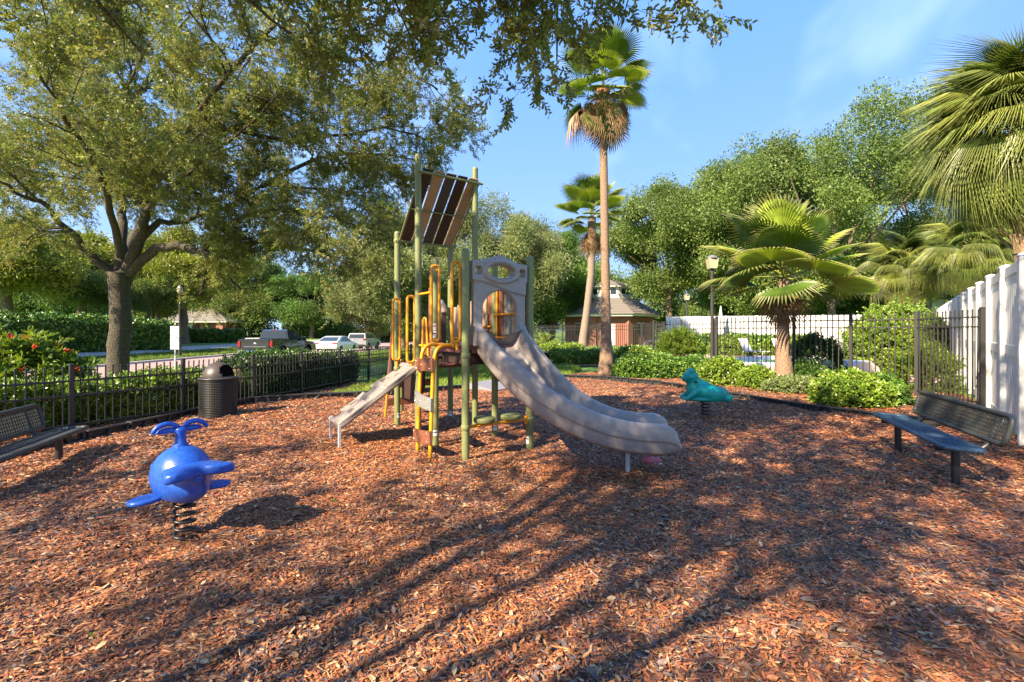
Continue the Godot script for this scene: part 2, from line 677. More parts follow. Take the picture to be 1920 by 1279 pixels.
func ground() -> void:
	# one sheet to the horizon, falling to the street and rising again beyond it
	var xs := [-700.0, -300.0, -120.0, -70.0, -50.0, -44.0, -40.0, -36.0, -32.0, -29.0, -28.0, -27.0, -26.0, -25.0, -24.0, -23.0, -22.3, -21.62, -21.6, -21.58, -12.62, -12.6, -12.58, -12.2, -11.6, -11.0, -10.4, -9.8, -9.2, -8.5, 0.0, 10.0, 30.0, 100.0, 300.0, 700.0]
	var ds := [-60.0, -20.0, 0.0, 10.0, 20.0, 40.0, 70.0, 120.0, 300.0, 1000.0]
	var mb := MB.new()
	var rows := []
	for d: float in ds:
		var row := PackedVector3Array()
		for x: float in xs:
			row.append(P(x, ground_h(x), d))
		rows.append(row)
	mb.grid(rows)
	setting("ground", mb, M.lawn)

	bed = PackedVector2Array([Vector2(7.02, 6.49), Vector2(6.6, 5.6), Vector2(5.6, 3.9), Vector2(5.2, -4.0), Vector2(-7.0, -4.0)])
	var full := edge_line.duplicate()
	full.append_array(bed)
	bed = full
	setting("mulch_bed", sheet(bed, 0.125, -0.004, true), M.mulch)
	beds.append(bed)
	var right_bed := PackedVector2Array([Vector2(1.5, 14.06), Vector2(2.65, 13.61), Vector2(4.02, 12.2), Vector2(4.82, 10.0), Vector2(5.43, 8.47), Vector2(6.04, 7.52), Vector2(7.02, 6.56), Vector2(7.6, 7.2), Vector2(9.6, 9.5), Vector2(10.6, 10.9), Vector2(9.2, 12.2), Vector2(6.7, 15.4), Vector2(6.0, 18.0), Vector2(3.6, 17.0), Vector2(2.0, 15.4)])
	var left_bed := PackedVector2Array([Vector2(-5.42, 9.1), Vector2(-5.51, 8.05), Vector2(-5.67, 6.7), Vector2(-5.75, 6.11), Vector2(-5.86, 5.0), Vector2(-6.0, 2.0), Vector2(-8.4, 2.0), Vector2(-7.4, 6.6), Vector2(-6.7, 8.1), Vector2(-6.1, 10.5), Vector2(-5.5, 13.2), Vector2(-3.9, 13.6), Vector2(-3.7, 11.6), Vector2(-4.5, 10.2)])
	var shrub_bed := PackedVector2Array([Vector2(1.3, 19.2), Vector2(5.2, 18.6), Vector2(6.2, 20.0), Vector2(7.0, 25.5), Vector2(1.0, 26.0)])
	for b: PackedVector2Array in [right_bed, left_bed, shrub_bed]:
		setting("planting_bed", sheet(b, 0.5, -0.012, true), M.mulch)
		beds.append(b)

	# street of brick pavers with a concrete kerb on each side
	var road := MB.new()
	road.out_tri(P(-21.3, -0.43, -60), P(-12.9, -0.43, -60), P(-12.9, -0.43, 260), Vector3.UP)
	road.out_tri(P(-21.3, -0.43, -60), P(-12.9, -0.43, 260), P(-21.3, -0.43, 260), Vector3.UP)
	setting("road", road, M.paver)
	var kerb := MB.new()
	for k in 80:
		kerb.box(P(-21.45, -0.44, k * 4.0 - 60.0), Vector3(0.3, 0.26, 3.985), Basis.IDENTITY, 0.02)
		kerb.box(P(-12.75, -0.46, k * 4.0 - 60.0), Vector3(0.3, 0.22, 3.985), Basis.IDENTITY, 0.02)
	setting("kerb", kerb, M.concrete)
	var walk := MB.new()
	var wr := []
	for d: float in [-60.0, 10.0, 30.0, 60.0, 160.0]:
		wr.append(PackedVector3Array([P(-25.2, ground_h(-25.2) + 0.012, d), P(-24.4, ground_h(-24.4) + 0.012, d), P(-23.7, ground_h(-23.7) + 0.012, d)]))
	walk.grid(wr)
	setting("pavement", walk, M.concrete)
	# drive that leaves the street towards the small brick house
	var drive := MB.new()
	drive.grid([PackedVector3Array([P(-21.3, -0.30, 46), P(-23, 0.0, 47), P(-26, 0.31, 49), P(-30, 0.36, 52), P(-36, 0.45, 58)]), PackedVector3Array([P(-21.3, -0.30, 54), P(-23, 0.0, 55), P(-26, 0.31, 57), P(-30, 0.36, 62), P(-36, 0.45, 70)])])
	setting("driveway", drive, M.concrete)

	# grass blades on the lawns that are near enough to show them
	var buf := PackedFloat32Array()
	var lawn := [PackedVector2Array([Vector2(-5.0, 9.4), Vector2(-3.39, 10.05), Vector2(-1.84, 10.92), Vector2(-1.28, 11.3), Vector2(-0.7, 12.35), Vector2(1.4, 14.15), Vector2(2.6, 17.0), Vector2(2.6, 19.5), Vector2(1.3, 19.2), Vector2(0.5, 27), Vector2(-6.0, 27), Vector2(-4.0, 14.0), Vector2(-4.2, 10.6)]), PackedVector2Array([Vector2(-6.9, 8.3), Vector2(-7.9, 5.5), Vector2(-12.5, 8.0), Vector2(-12.5, 34.0), Vector2(-6, 34), Vector2(-5.9, 13.5)]), PackedVector2Array([Vector2(-23.6, 15), Vector2(-21.7, 15), Vector2(-21.7, 46), Vector2(-23.6, 46)])]
	for li in 3:
		var poly: PackedVector2Array = lawn[li]
		var want: int = [26000, 14000, 12000][li]
		var got := 0
		var lo := poly[0]
		var hi := poly[0]
		for p in poly:
			lo = lo.min(p)
			hi = hi.max(p)
		for k in want * 3:
			if got >= want:
				break
			var p := Vector2(R(lo.x, hi.x), lerpf(lo.y, hi.y, pow(rng.randf(), 1.5)))
			if not Geometry2D.is_point_in_polygon(p, poly):
				continue
			got += 1
			var s := R(0.7, 1.5) * (1.0 + p.y * 0.03)
			var t := rng.randf()
			put(buf, Basis(Vector3.UP, R(0, TAU)).scaled(Vector3(s, s * R(0.7, 1.1), s)), P(p.x, ground_h(p.x) - 0.003, p.y), Color(0.08, 0.16, 0.014).lerp(Color(0.25, 0.34, 0.04), t))
	var tuft := MB.new()
	for k in 9:
		var a := R(0, TAU)
		var o := Vector3(cos(a), 0, sin(a)) * R(0.0, 0.05)
		var b := R(0, TAU)
		var w := Vector3(cos(b), 0, sin(b)) * 0.005
		var tip := o + Vector3(R(-0.03, 0.03), R(0.045, 0.085), R(-0.03, 0.03))
		tuft.tri(o - w, o + w, tip)
	var g := scatter("grass", tuft.mesh(), M.grass, buf)
	tag(g, "short green lawn grass beyond the black edging and along the street", "grass", "", "stuff")


func chip_mesh(l: float, w: float, h: float, bend: float, sd: int) -> ArrayMesh:
	var r := RandomNumberGenerator.new()
	r.seed = sd
	var ring := []
	for k: Vector2 in [Vector2(-1, 0.1), Vector2(-0.45, 0.95), Vector2(0.4, 0.8), Vector2(1, 0.05), Vector2(0.5, -0.9), Vector2(-0.4, -0.85)]:
		var p := k * Vector2(r.randf_range(0.8, 1.1), r.randf_range(0.75, 1.15))
		ring.append(Vector3(p.x * l, bend * p.x * p.x, p.y * w))
	var mb := MB.new()
	var top := [Vector3(-0.4 * l, h, 0), Vector3(0.4 * l, h * 0.9, 0)]
	var low := Vector3(0, -h * 0.6, 0)
	mb.tri(ring[0], ring[1], top[0]); mb.tri(ring[1], ring[2], top[0]); mb.tri(ring[2], top[1], top[0])
	mb.tri(ring[2], ring[3], top[1]); mb.tri(ring[3], ring[4], top[1]); mb.tri(ring[4], ring[5], top[1])
	mb.tri(ring[5], top[0], top[1]); mb.tri(ring[5], ring[0], top[0])
	for k in 6:
		mb.tri(ring[(k + 1) % 6], ring[k], low)
	return mb.mesh()


func mulch_chips() -> void:
	var kinds := [chip_mesh(0.026, 0.0075, 0.003, 0.003, 1), chip_mesh(0.020, 0.009, 0.002, 0.006, 2), chip_mesh(0.034, 0.006, 0.004, -0.003, 3), chip_mesh(0.016, 0.006, 0.003, 0.002, 4)]
	var bufs := [PackedFloat32Array(), PackedFloat32Array(), PackedFloat32Array(), PackedFloat32Array()]
	var tone := [Color(0.38, 0.125, 0.036), Color(0.45, 0.185, 0.065), Color(0.24, 0.066, 0.026), Color(0.07, 0.032, 0.022), Color(0.50, 0.30, 0.15), Color(0.16, 0.11, 0.105), Color(0.29, 0.095, 0.042), Color(0.08, 0.055, 0.055)]
	var cell := 0.5
	for bi in beds.size():
		var poly: PackedVector2Array = beds[bi]
		var lo := poly[0]
		var hi := poly[0]
		for p in poly:
			lo = lo.min(p)
			hi = hi.max(p)
		var y := lo.y
		while y < hi.y:
			var x := lo.x
			while x < hi.x:
				var d := y + cell * 0.5
				var cx := x + cell * 0.5
				var dist := Vector2(cx, d).length()
				var dens := 0.0
				if d > 0.4 and absf(cx) < 1.3 * d + 1.6:
					dens = clampf(8600.0 / (1.0 + pow(dist / 3.3, 2.0)), 520.0, 7000.0)
				elif d > -1.0:
					dens = 500.0
				if dist > 17.0:
					dens = 160.0
				var many := int(dens * cell * cell)
				var grow := clampf(sqrt(2300.0 / maxf(dens, 1.0)), 0.74, 1.45) * 0.92
				for k in many:
					var px := x + rng.randf() * cell
					var pd := y + rng.randf() * cell
					if not Geometry2D.is_point_in_polygon(Vector2(px, pd), poly):
						continue
					var patch := noise.get_noise_2d(px * 1.7 + 9.0, pd * 1.7 - 4.0)
					var c: Color = tone[rng.randi() % 8]
					if rng.randf() < 0.38 - patch * 0.9:
						c = tone[rng.randi() % 3]
					c = c * R(0.75, 1.2)
					var s := (R(0.35, 0.8) if rng.randf() < 0.4 else R(0.8, 1.4)) * grow
					var b := Basis.from_euler(Vector3(R(-0.45, 0.45), R(0, TAU), R(-0.4, 0.4))).scaled(Vector3(s, s, s))
					put(bufs[rng.randi() % 4], b, P(px, mulch_h(px, pd) + R(0.0, 0.012), pd), c)
				x += cell
			y += cell
	var o := Node3D.new()
	o.name = numbered("bark_mulch")
	add_child(o)
	tag(o, "loose orange and brown bark mulch and dry leaves covering the play area", "mulch", "", "stuff")
	for k in 4:
		scatter("flakes", kinds[k], M.flake, bufs[k], o)
	# dry oak leaves and pale twigs lying among the bark
	var lf := MB.new()
	leaf(lf, Vector3(-0.03, 0, 0), Vector3(1, 0.12, 0).normalized(), Vector3(0, 0, 1), 0.062, 0.028, true)
	leaf(lf, Vector3(-0.03, -0.001, 0), Vector3(1, 0.12, 0).normalized(), Vector3(0, 0, -1), 0.062, 0.028, true)
	var tw := MB.new()
	tw.tube(PackedVector3Array([Vector3(-0.09, 0, 0), Vector3(-0.03, 0.008, 0.012), Vector3(0.04, 0.006, -0.008), Vector3(0.10, 0.0, 0.01)]), PackedFloat32Array([0.0024, 0.0022, 0.0018, 0.0012]), 4, false)
	var lb := PackedFloat32Array()
	var tb := PackedFloat32Array()
	var litter := [Color(0.40, 0.22, 0.10), Color(0.48, 0.33, 0.18), Color(0.30, 0.14, 0.07), Color(0.20, 0.14, 0.11), Color(0.42, 0.17, 0.06)]
	for k in 6500:
		var pd := 1.2 + 12.0 * pow(rng.randf(), 1.5)
		var px := R(-1.25, 1.25) * pd
		if not Geometry2D.is_point_in_polygon(Vector2(px, pd), bed):
			continue
		if noise.get_noise_2d(px * 2.2 - 30.0, pd * 2.2) < R(-0.45, 0.25):
			continue
		var at := P(px, mulch_h(px, pd) + R(0.010, 0.020), pd)
		var s := R(0.4, 0.95)
		var b := Basis.from_euler(Vector3(R(-0.5, 0.5), R(0, TAU), R(-0.4, 0.4))).scaled(Vector3(s, s, s))
		if k % 7 == 0:
			put(tb, b, at, Color(0.40, 0.33, 0.25) * R(0.6, 1.2))
		else:
			put(lb, b, at, litter[rng.randi() % 5] * R(0.8, 1.2))
	scatter("dry_leaves", lf.mesh(), M.flake, lb, o)
	scatter("twigs", tw.mesh(), M.flake, tb, o)
	print("chips ", (bufs[0].size() + bufs[1].size() + bufs[2].size() + bufs[3].size()) / 16)


# ---------------------------------------------------------------- fences
func picket_mesh(h: float, w: float) -> ArrayMesh:
	var mb := MB.new()
	mb.box(Vector3(0, h * 0.5, 0), Vector3(w, h, w), Basis.IDENTITY, 0.002)
	var t := h + w * 1.9
	var r := w * 0.72
	var pts := [Vector3(-r, h, -r), Vector3(r, h, -r), Vector3(r, h, r), Vector3(-r, h, r)]
	for k in 4:
		mb.out_tri(pts[k], pts[(k + 1) % 4], Vector3(0, t, 0), pts[k] + pts[(k + 1) % 4] - Vector3(0, 2 * h, 0))
	mb.quad(pts[0], pts[1], pts[2], pts[3])
	return mb.mesh()


func turn_to(a: Vector2, b: Vector2) -> float:
	# rotation about y that turns +x along the plan direction from a to b (plan y is depth)
	return atan2(b.y - a.y, b.x - a.x)


func metal_fence(root: Node3D, posts: PackedVector2Array, h: float, rails: Array, gap: float, m: Material, post_w: float, base_y: Callable, pick_w := 0.016) -> void:
	var post := MB.new()
	post.box(Vector3(0, (h + 0.06) * 0.5 - 0.05, 0), Vector3(post_w, h + 0.16, post_w), Basis.IDENTITY, 0.004)
	post.box(Vector3(0, h + 0.065, 0), Vector3(post_w * 1.15, 0.02, post_w * 1.15), Basis.IDENTITY, 0.006)
	var pm := post.mesh()
	var km := picket_mesh(h - 0.03, pick_w)
	for i in posts.size():
		var a := posts[i]
		var ya: float = base_y.call(a)
		var tn := turn_to(a, posts[i + 1]) if i < posts.size() - 1 else turn_to(posts[i - 1], a)
		var po := part("post", pm, m, root, P(a.x, ya, a.y) - root.position)
		po.rotation.y = tn
		if i == posts.size() - 1:
			break
		var b := posts[i + 1]
		var yb: float = base_y.call(b)
		var l := a.distance_to(b)
		var along := (b - a) / l
		for ry: float in rails:
			var rail := MB.new()
			var c := (a + b) * 0.5
			var slope := atan2(yb - ya, l)
			rail.box(Vector3.ZERO, Vector3(l - post_w - 0.004, 0.028, 0.026), Basis.IDENTITY, 0.003)
			var ro := part("rail", rail, m, root, P(c.x, (ya + yb) * 0.5 + ry, c.y) - root.position)
			ro.rotation = Vector3(0, tn, slope)
		var many := int(round(l / gap))
		for k in range(1, many):
			var q := a + along * (l * k / many)
			var pk := part("picket", km, m, root, P(q.x, lerpf(ya, yb, float(k) / many) + 0.045, q.y) - root.position)
			pk.rotation = Vector3(R(-0.008, 0.008), tn, R(-0.008, 0.008))


func fences() -> void:
	var flat := func(_p: Vector2) -> float: return 0.0
	var left := thing("metal_fence", "low black metal picket fence with spear tops behind the bin and whale", "fence", P(-5.5, 0, 8.0))
	metal_fence(left, PackedVector2Array([Vector2(-7.95, 3.9), Vector2(-7.1, 5.2), Vector2(-6.30, 6.56), Vector2(-5.58, 7.78), Vector2(-5.2, 9.2), Vector2(-4.87, 10.6), Vector2(-4.55, 12.1), Vector2(-4.255, 13.6), Vector2(-3.95, 15.1), Vector2(-3.65, 16.6)]), 0.90, [0.73, 0.52, 0.10], 0.095, M.black_metal, 0.052, flat)
	var pool := thing("metal_fence", "tall bronze metal picket fence round the pool, in front of the loungers", "fence", P(7.5, 0, 12.0))
	metal_fence(pool, PackedVector2Array([Vector2(8.47, 8.26), Vector2(8.94, 10.14), Vector2(8.2, 11.1), Vector2(7.44, 12.1), Vector2(6.15, 13.78)]), 1.80, [1.70, 1.52, 0.14], 0.12, M.bronze, 0.065, flat, 0.021)
	var corner := thing("metal_fence", "bronze picket fence seen end on, behind the street lamp by the pool", "fence", P(7.0, 0, 17.0))
	metal_fence(corner, PackedVector2Array([Vector2(6.2, 13.9), Vector2(6.85, 15.5), Vector2(7.5, 17.2), Vector2(6.7, 18.15), Vector2(5.9, 19.1)]), 1.80, [1.70, 1.52, 0.14], 0.125, M.bronze, 0.06, flat, 0.018)
	var far := thing("metal_fence", "bronze picket fence in front of the brick pavilion, behind both palms", "fence", P(3.0, 0, 30.0))
	metal_fence(far, PackedVector2Array([Vector2(7.3, 22.0), Vector2(7.0, 24.8), Vector2(5.2, 27.8), Vector2(3.4, 30.8), Vector2(1.6, 33.8), Vector2(-0.6, 36.4), Vector2(-2.8, 39.0), Vector2(-5.0, 41.6)]), 1.80, [1.70, 1.52, 0.14], 0.16, M.bronze, 0.07, flat, 0.024)

	# white vinyl privacy fence: posts with caps, rails and upright boards
	var vin := thing("vinyl_fence", "tall white vinyl privacy fence running off behind the bench with worn blue seat", "fence", P(8.68, 0, 8.3))
	var step := Vector2(1.03, 1.2)
	var p0 := Vector2(7.65, 7.1)
	var tn := turn_to(Vector2.ZERO, step)
	var along := step.normalized()
	var l := step.length()
	var post := MB.new()
	post.box(Vector3(0, 1.19, 0), Vector3(0.15, 2.44, 0.15), Basis.IDENTITY, 0.008)
	var cap := MB.new()
	cap.box(Vector3(0, 2.425, 0), Vector3(0.172, 0.03, 0.172), Basis.IDENTITY, 0.006)
	for k in 4:
		var a := TAU * (k + 0.5) / 4.0
		var b := TAU * (k + 1.5) / 4.0
		cap.out_tri(Vector3(cos(a) * 0.115, 2.441, sin(a) * 0.115), Vector3(cos(b) * 0.115, 2.441, sin(b) * 0.115), Vector3(0, 2.475, 0), Vector3(cos(a + 0.78), 1, sin(a + 0.78)))
	var rail := MB.new()
	rail.box(Vector3.ZERO, Vector3(l - 0.152, 0.15, 0.05), Basis.IDENTITY, 0.006)
	var nb := 9
	var bw := (l - 0.156) / nb
	var hi_board := MB.new()
	hi_board.box(Vector3(0, 1.745, 0), Vector3(bw - 0.006, 1.07, 0.022), Basis.IDENTITY, 0.006)
	var lo_board := MB.new()
	lo_board.box(Vector3(0, 0.63, 0), Vector3(bw - 0.006, 0.98, 0.022), Basis.IDENTITY, 0.006)
	var panel := MB.new()
	panel.box(Vector3(0, 1.745, 0), Vector3(l - 0.154, 1.07, 0.022), Basis.IDENTITY, 0.004)
	panel.box(Vector3(0, 0.63, 0), Vector3(l - 0.154, 0.98, 0.022), Basis.IDENTITY, 0.004)
	var pm := post.mesh()
	var cm := cap.mesh()
	var rm := rail.mesh()
	var hm := hi_board.mesh()
	var lm := lo_board.mesh()
	var fm := panel.mesh()
	for k in range(-2, 17):
		var q := p0 + step * k
		var at := P(q.x, 0, q.y) - vin.position
		var po := part("post", pm, M.vinyl, vin, at)
		po.rotation.y = tn
		var pc := part("cap", cm, M.vinyl, po)
		pc.position = Vector3.ZERO
		if k == 16:
			break
		var mid := q + step * 0.5
		for y: float in [2.33, 1.165, 0.085]:
			var ro := part("rail", rm, M.vinyl, vin, P(mid.x, y, mid.y) - vin.position)
			ro.rotation.y = tn
		if k < 6:
			for j in nb:
				var s := q + along * (0.078 + bw * (j + 0.5))
				for m: Mesh in [hm, lm]:
					var bo := part("board", m, M.vinyl, vin, P(s.x, 0, s.y) - vin.position)
					bo.rotation.y = tn
		else:
			var bo := part("panel", fm, M.vinyl, vin, P(mid.x, 0, mid.y) - vin.position)
			bo.rotation.y = tn
	var back := thing("vinyl_fence", "distant white vinyl fence beyond the pool and its loungers", "fence", P(18, 0, 30))
	var e0 := p0 + step * 16
	var e1 := Vector2(10.5, 31.0)
	var many := 8
	var bl := e0.distance_to(e1) / many
	var bt := turn_to(e1, e0)
	var bp := MB.new()
	bp.box(Vector3(0, 1.24, 0), Vector3(bl - 0.16, 2.3, 0.03), Basis.IDENTITY, 0.006)
	bp.box(Vector3(0, 2.32, 0), Vector3(bl - 0.16, 0.14, 0.05), Basis.IDENTITY, 0.006)
	for k in many + 1:
		var q := e1.lerp(e0, float(k) / many)
		if k < many:
			var po := part("post", pm, M.vinyl, back, P(q.x, 0, q.y) - back.position)
			po.rotation.y = bt
			var mid := e1.lerp(e0, (k + 0.5) / many)
			var bo := part("panel", bp, M.vinyl, back, P(mid.x, 0, mid.y) - back.position)
			bo.rotation.y = bt


# black plastic edging round the mulch, with the hollow slots of its inner face
func edging() -> void:
	var root := thing("mulch_edging", "black plastic landscape timbers with hollow slots edging the mulch", "edging", P(0, 0, 10))
	for i in edge_line.size() - 1:
		var a := edge_line[i]
		var b := edge_line[i + 1]
		var l := a.distance_to(b)
		var n := maxi(1, int(round(l / 1.25)))
		for k in n:
			var p := a.lerp(b, float(k) / n)
			var q := a.lerp(b, float(k + 1) / n)
			if p.y > 11.3 and q.y < 12.4 and p.x < 0:
				pass
			timber(root, p, q)


func timber(root: Node3D, p: Vector2, q: Vector2) -> void:
	var l := p.distance_to(q) - 0.012
	var mb := MB.new()
	var top := 0.125
	# top board, foot, back web and end blocks leave a deep channel; cross ribs cut it into slots
	mb.box(Vector3(0, top - 0.014, 0), Vector3(l, 0.028, 0.095), Basis.IDENTITY, 0.008)
	mb.box(Vector3(0, -0.035, 0), Vector3(l, 0.10, 0.09), Basis.IDENTITY, 0.008)
	mb.box(Vector3(0, 0.055, 0.0), Vector3(l, 0.084, 0.014), Basis.IDENTITY, 0.003)
	var n := maxi(2, int(round(l / 0.24)))
	for k in n + 1:
		var x := -l * 0.5 + 0.03 + (l - 0.06) * k / n
		var bs := Basis(Vector3.BACK, 0.0 if k == 0 or k == n else (0.5 if k % 2 == 0 else -0.5))
		mb.box(Vector3(x, 0.056, 0), Vector3(0.045, 0.082 if k == 0 or k == n else 0.094, 0.086), bs, 0.006)
	var c := (p + q) * 0.5
	var o := part("timber", mb, M.border, root, P(c.x, R(-0.012, 0.008), c.y) - root.position)
	o.rotation = Vector3(R(-0.03, 0.03), turn_to(p, q), R(-0.008, 0.008))


# ---------------------------------------------------------------- play structure
# local frame: x along the front of the deck, b = depth behind it (local -z), y up
func L(a: float, y: float, b: float) -> Vector3:
	return Vector3(a, y, -b)


func smooth_path(pts: Array, per := 6, closed := false) -> PackedVector3Array:
	var out := PackedVector3Array()
	var n := pts.size()
	for i in (n if closed else n - 1):
		var p0: Vector3 = pts[(i + n - 1) % n] if closed else pts[maxi(i - 1, 0)]
		var p1: Vector3 = pts[i]
		var p2: Vector3 = pts[(i + 1) % n]
		var p3: Vector3 = pts[(i + 2) % n] if closed else pts[mini(i + 2, n - 1)]
		for k in per:
			out.append(p1.cubic_interpolate(p2, p0, p3, float(k) / per))
	if not closed:
		out.append(pts[n - 1])
	return out


# rounded corners on a polyline
func filleted(pts: Array, r: float, per := 5, closed := false) -> PackedVector3Array:
	var out := PackedVector3Array()
	var n := pts.size()
	for i in n:
		if not closed and (i == 0 or i == n - 1):
			out.append(pts[i])
			continue
		var p: Vector3 = pts[i]
		var a: Vector3 = pts[(i + n - 1) % n]
		var b: Vector3 = pts[(i + 1) % n]
		var ra := minf(r, p.distance_to(a) * 0.499)
		var rb := minf(r, p.distance_to(b) * 0.499)
		var pa := p + (a - p).normalized() * ra
		var pb := p + (b - p).normalized() * rb
		for k in per + 1:
			var t := float(k) / per
			out.append(pa.lerp(p, t).lerp(p.lerp(pb, t), t))
	return out


func pipe(path: PackedVector3Array, r: float, sides := 10, closed := false) -> MB:
	var mb := MB.new()
	mb.tube(path, PackedFloat32Array([r]), sides, true, closed)
	return mb


func bolts(at: Array, facing: Vector3, parent: Node, r := 0.011) -> void:
	for p: Vector3 in at:
		var mb := MB.new()
		var b := Basis(Quaternion(Vector3.UP, facing.normalized()))
		mb.lathe(PackedVector2Array([Vector2(0, 0.007), Vector2(r * 0.7, 0.006), Vector2(r, 0.0), Vector2(r, -0.004)]), p, 8, b)
		part("bolt", mb, M.bolt, parent)


func sticker(parent: Node, a: float, b: float, y: float, h: float, turn: float, wide := 1.3, stripe: Material = null) -> void:
	var mb := MB.new()
	var lines := MB.new()
	var r := 0.0462
	for pass_i in 2:
		var rows := []
		var y0 := y if pass_i == 0 else y + h * 0.55
		var hh := h if pass_i == 0 else h * 0.16
		for k in 2:
			var row := PackedVector3Array()
			for j in 7:
				var t := turn + wide * (j / 6.0 - 0.5) * (1.0 if pass_i == 0 else 0.85)
				var rr := r + 0.0012 * pass_i
				row.append(L(a, y0 + hh * k, b) + Vector3(sin(t) * rr, 0, cos(t) * rr))
			rows.append(row)
		(mb if pass_i == 0 else lines).grid(rows)
	var o := part("sticker", mb, M.sticker, parent)
	part("print", lines, stripe if stripe else M.print, o)


func slide_mesh() -> MB:
	var c0 := Vector2(0.45, -0.04)
	var c1 := Vector2(0.45, 0.78)
	var c2 := Vector2(0.86, 1.12)
	var c3 := Vector2(1.47, 1.70)
	# half of the section, from the floor's middle out over the lip and down the outer wall to the keel
	var half := [Vector2(0, 0.0), Vector2(0.10, 0.001), Vector2(0.17, 0.006), Vector2(0.205, 0.025), Vector2(0.225, 0.07), Vector2(0.240, 0.15), Vector2(0.252, 0.215), Vector2(0.268, 0.243), Vector2(0.292, 0.252), Vector2(0.316, 0.242), Vector2(0.328, 0.215), Vector2(0.335, 0.15), Vector2(0.338, 0.09), Vector2(0.330, 0.074), Vector2(0.318, 0.066), Vector2(0.314, 0.052), Vector2(0.312, 0.02), Vector2(0.300, -0.04), Vector2(0.265, -0.078), Vector2(0.16, -0.092), Vector2(0, -0.094)]
	var rows := []
	var n := 64
	for i in n + 1:
		var t := float(i) / n
		var p := c0.lerp(c1, t).lerp(c1.lerp(c2, t), t).lerp(c1.lerp(c2, t).lerp(c2.lerp(c3, t), t), t)
		var t2 := minf(t + 0.01, 1.0)
		var t1 := t2 - 0.01
		var pa := c0.lerp(c1, t1).lerp(c1.lerp(c2, t1), t1).lerp(c1.lerp(c2, t1).lerp(c2.lerp(c3, t1), t1), t1)
		var pb := c0.lerp(c1, t2).lerp(c1.lerp(c2, t2), t2).lerp(c1.lerp(c2, t2).lerp(c2.lerp(c3, t2), t2), t2)
		var f := func(s: float) -> float:
			var k := maxf(0.0, 1.0 - s / 0.86)
			return 0.335 + 0.94 * pow(k, 1.75) - 0.06 * maxf(0.0, s - 0.86)
		var hy: float = f.call(t)
		var fw := (pb - pa)
		var dy: float = f.call(t2) - f.call(t1)
		var fwd := Vector3(fw.x, dy, fw.y).normalized()
		var flat := Vector3(fw.x, 0, fw.y).normalized()
		var lat := Vector3.UP.cross(flat).normalized()
		var up := fwd.cross(lat).normalized()
		if up.y < 0:
			up = -up
		var wall := lerpf(1.0, 0.92, t)
		var tip := clampf((t - 0.93) / 0.07, 0.0, 1.0)
		wall *= sqrt(maxf(0.0, 1.0 - tip * tip)) * 0.85 + 0.15
		var keel := 1.0 - 0.75 * tip
		var start := clampf(t / 0.04, 0.0, 1.0)
		var row := PackedVector3Array()
		for s: int in [1, -1]:
			var seq := range(half.size()) if s == 1 else range(half.size() - 2, 0, -1)
			for k: int in seq:
				var h: Vector2 = half[k]
				var hh := h.y * wall if h.y > 0 else h.y * keel
				row.append(Vector3(p.x, hy, p.y) + lat * (h.x * s) + up * hh)
		rows.append(row)
	var mb := MB.new()
	mb.grid(rows, true, false, true)
	mb.fan(rows[0], Vector3(0, 0, -1))
	mb.fan(rows[n], Vector3(1, 0, 1))
	return mb


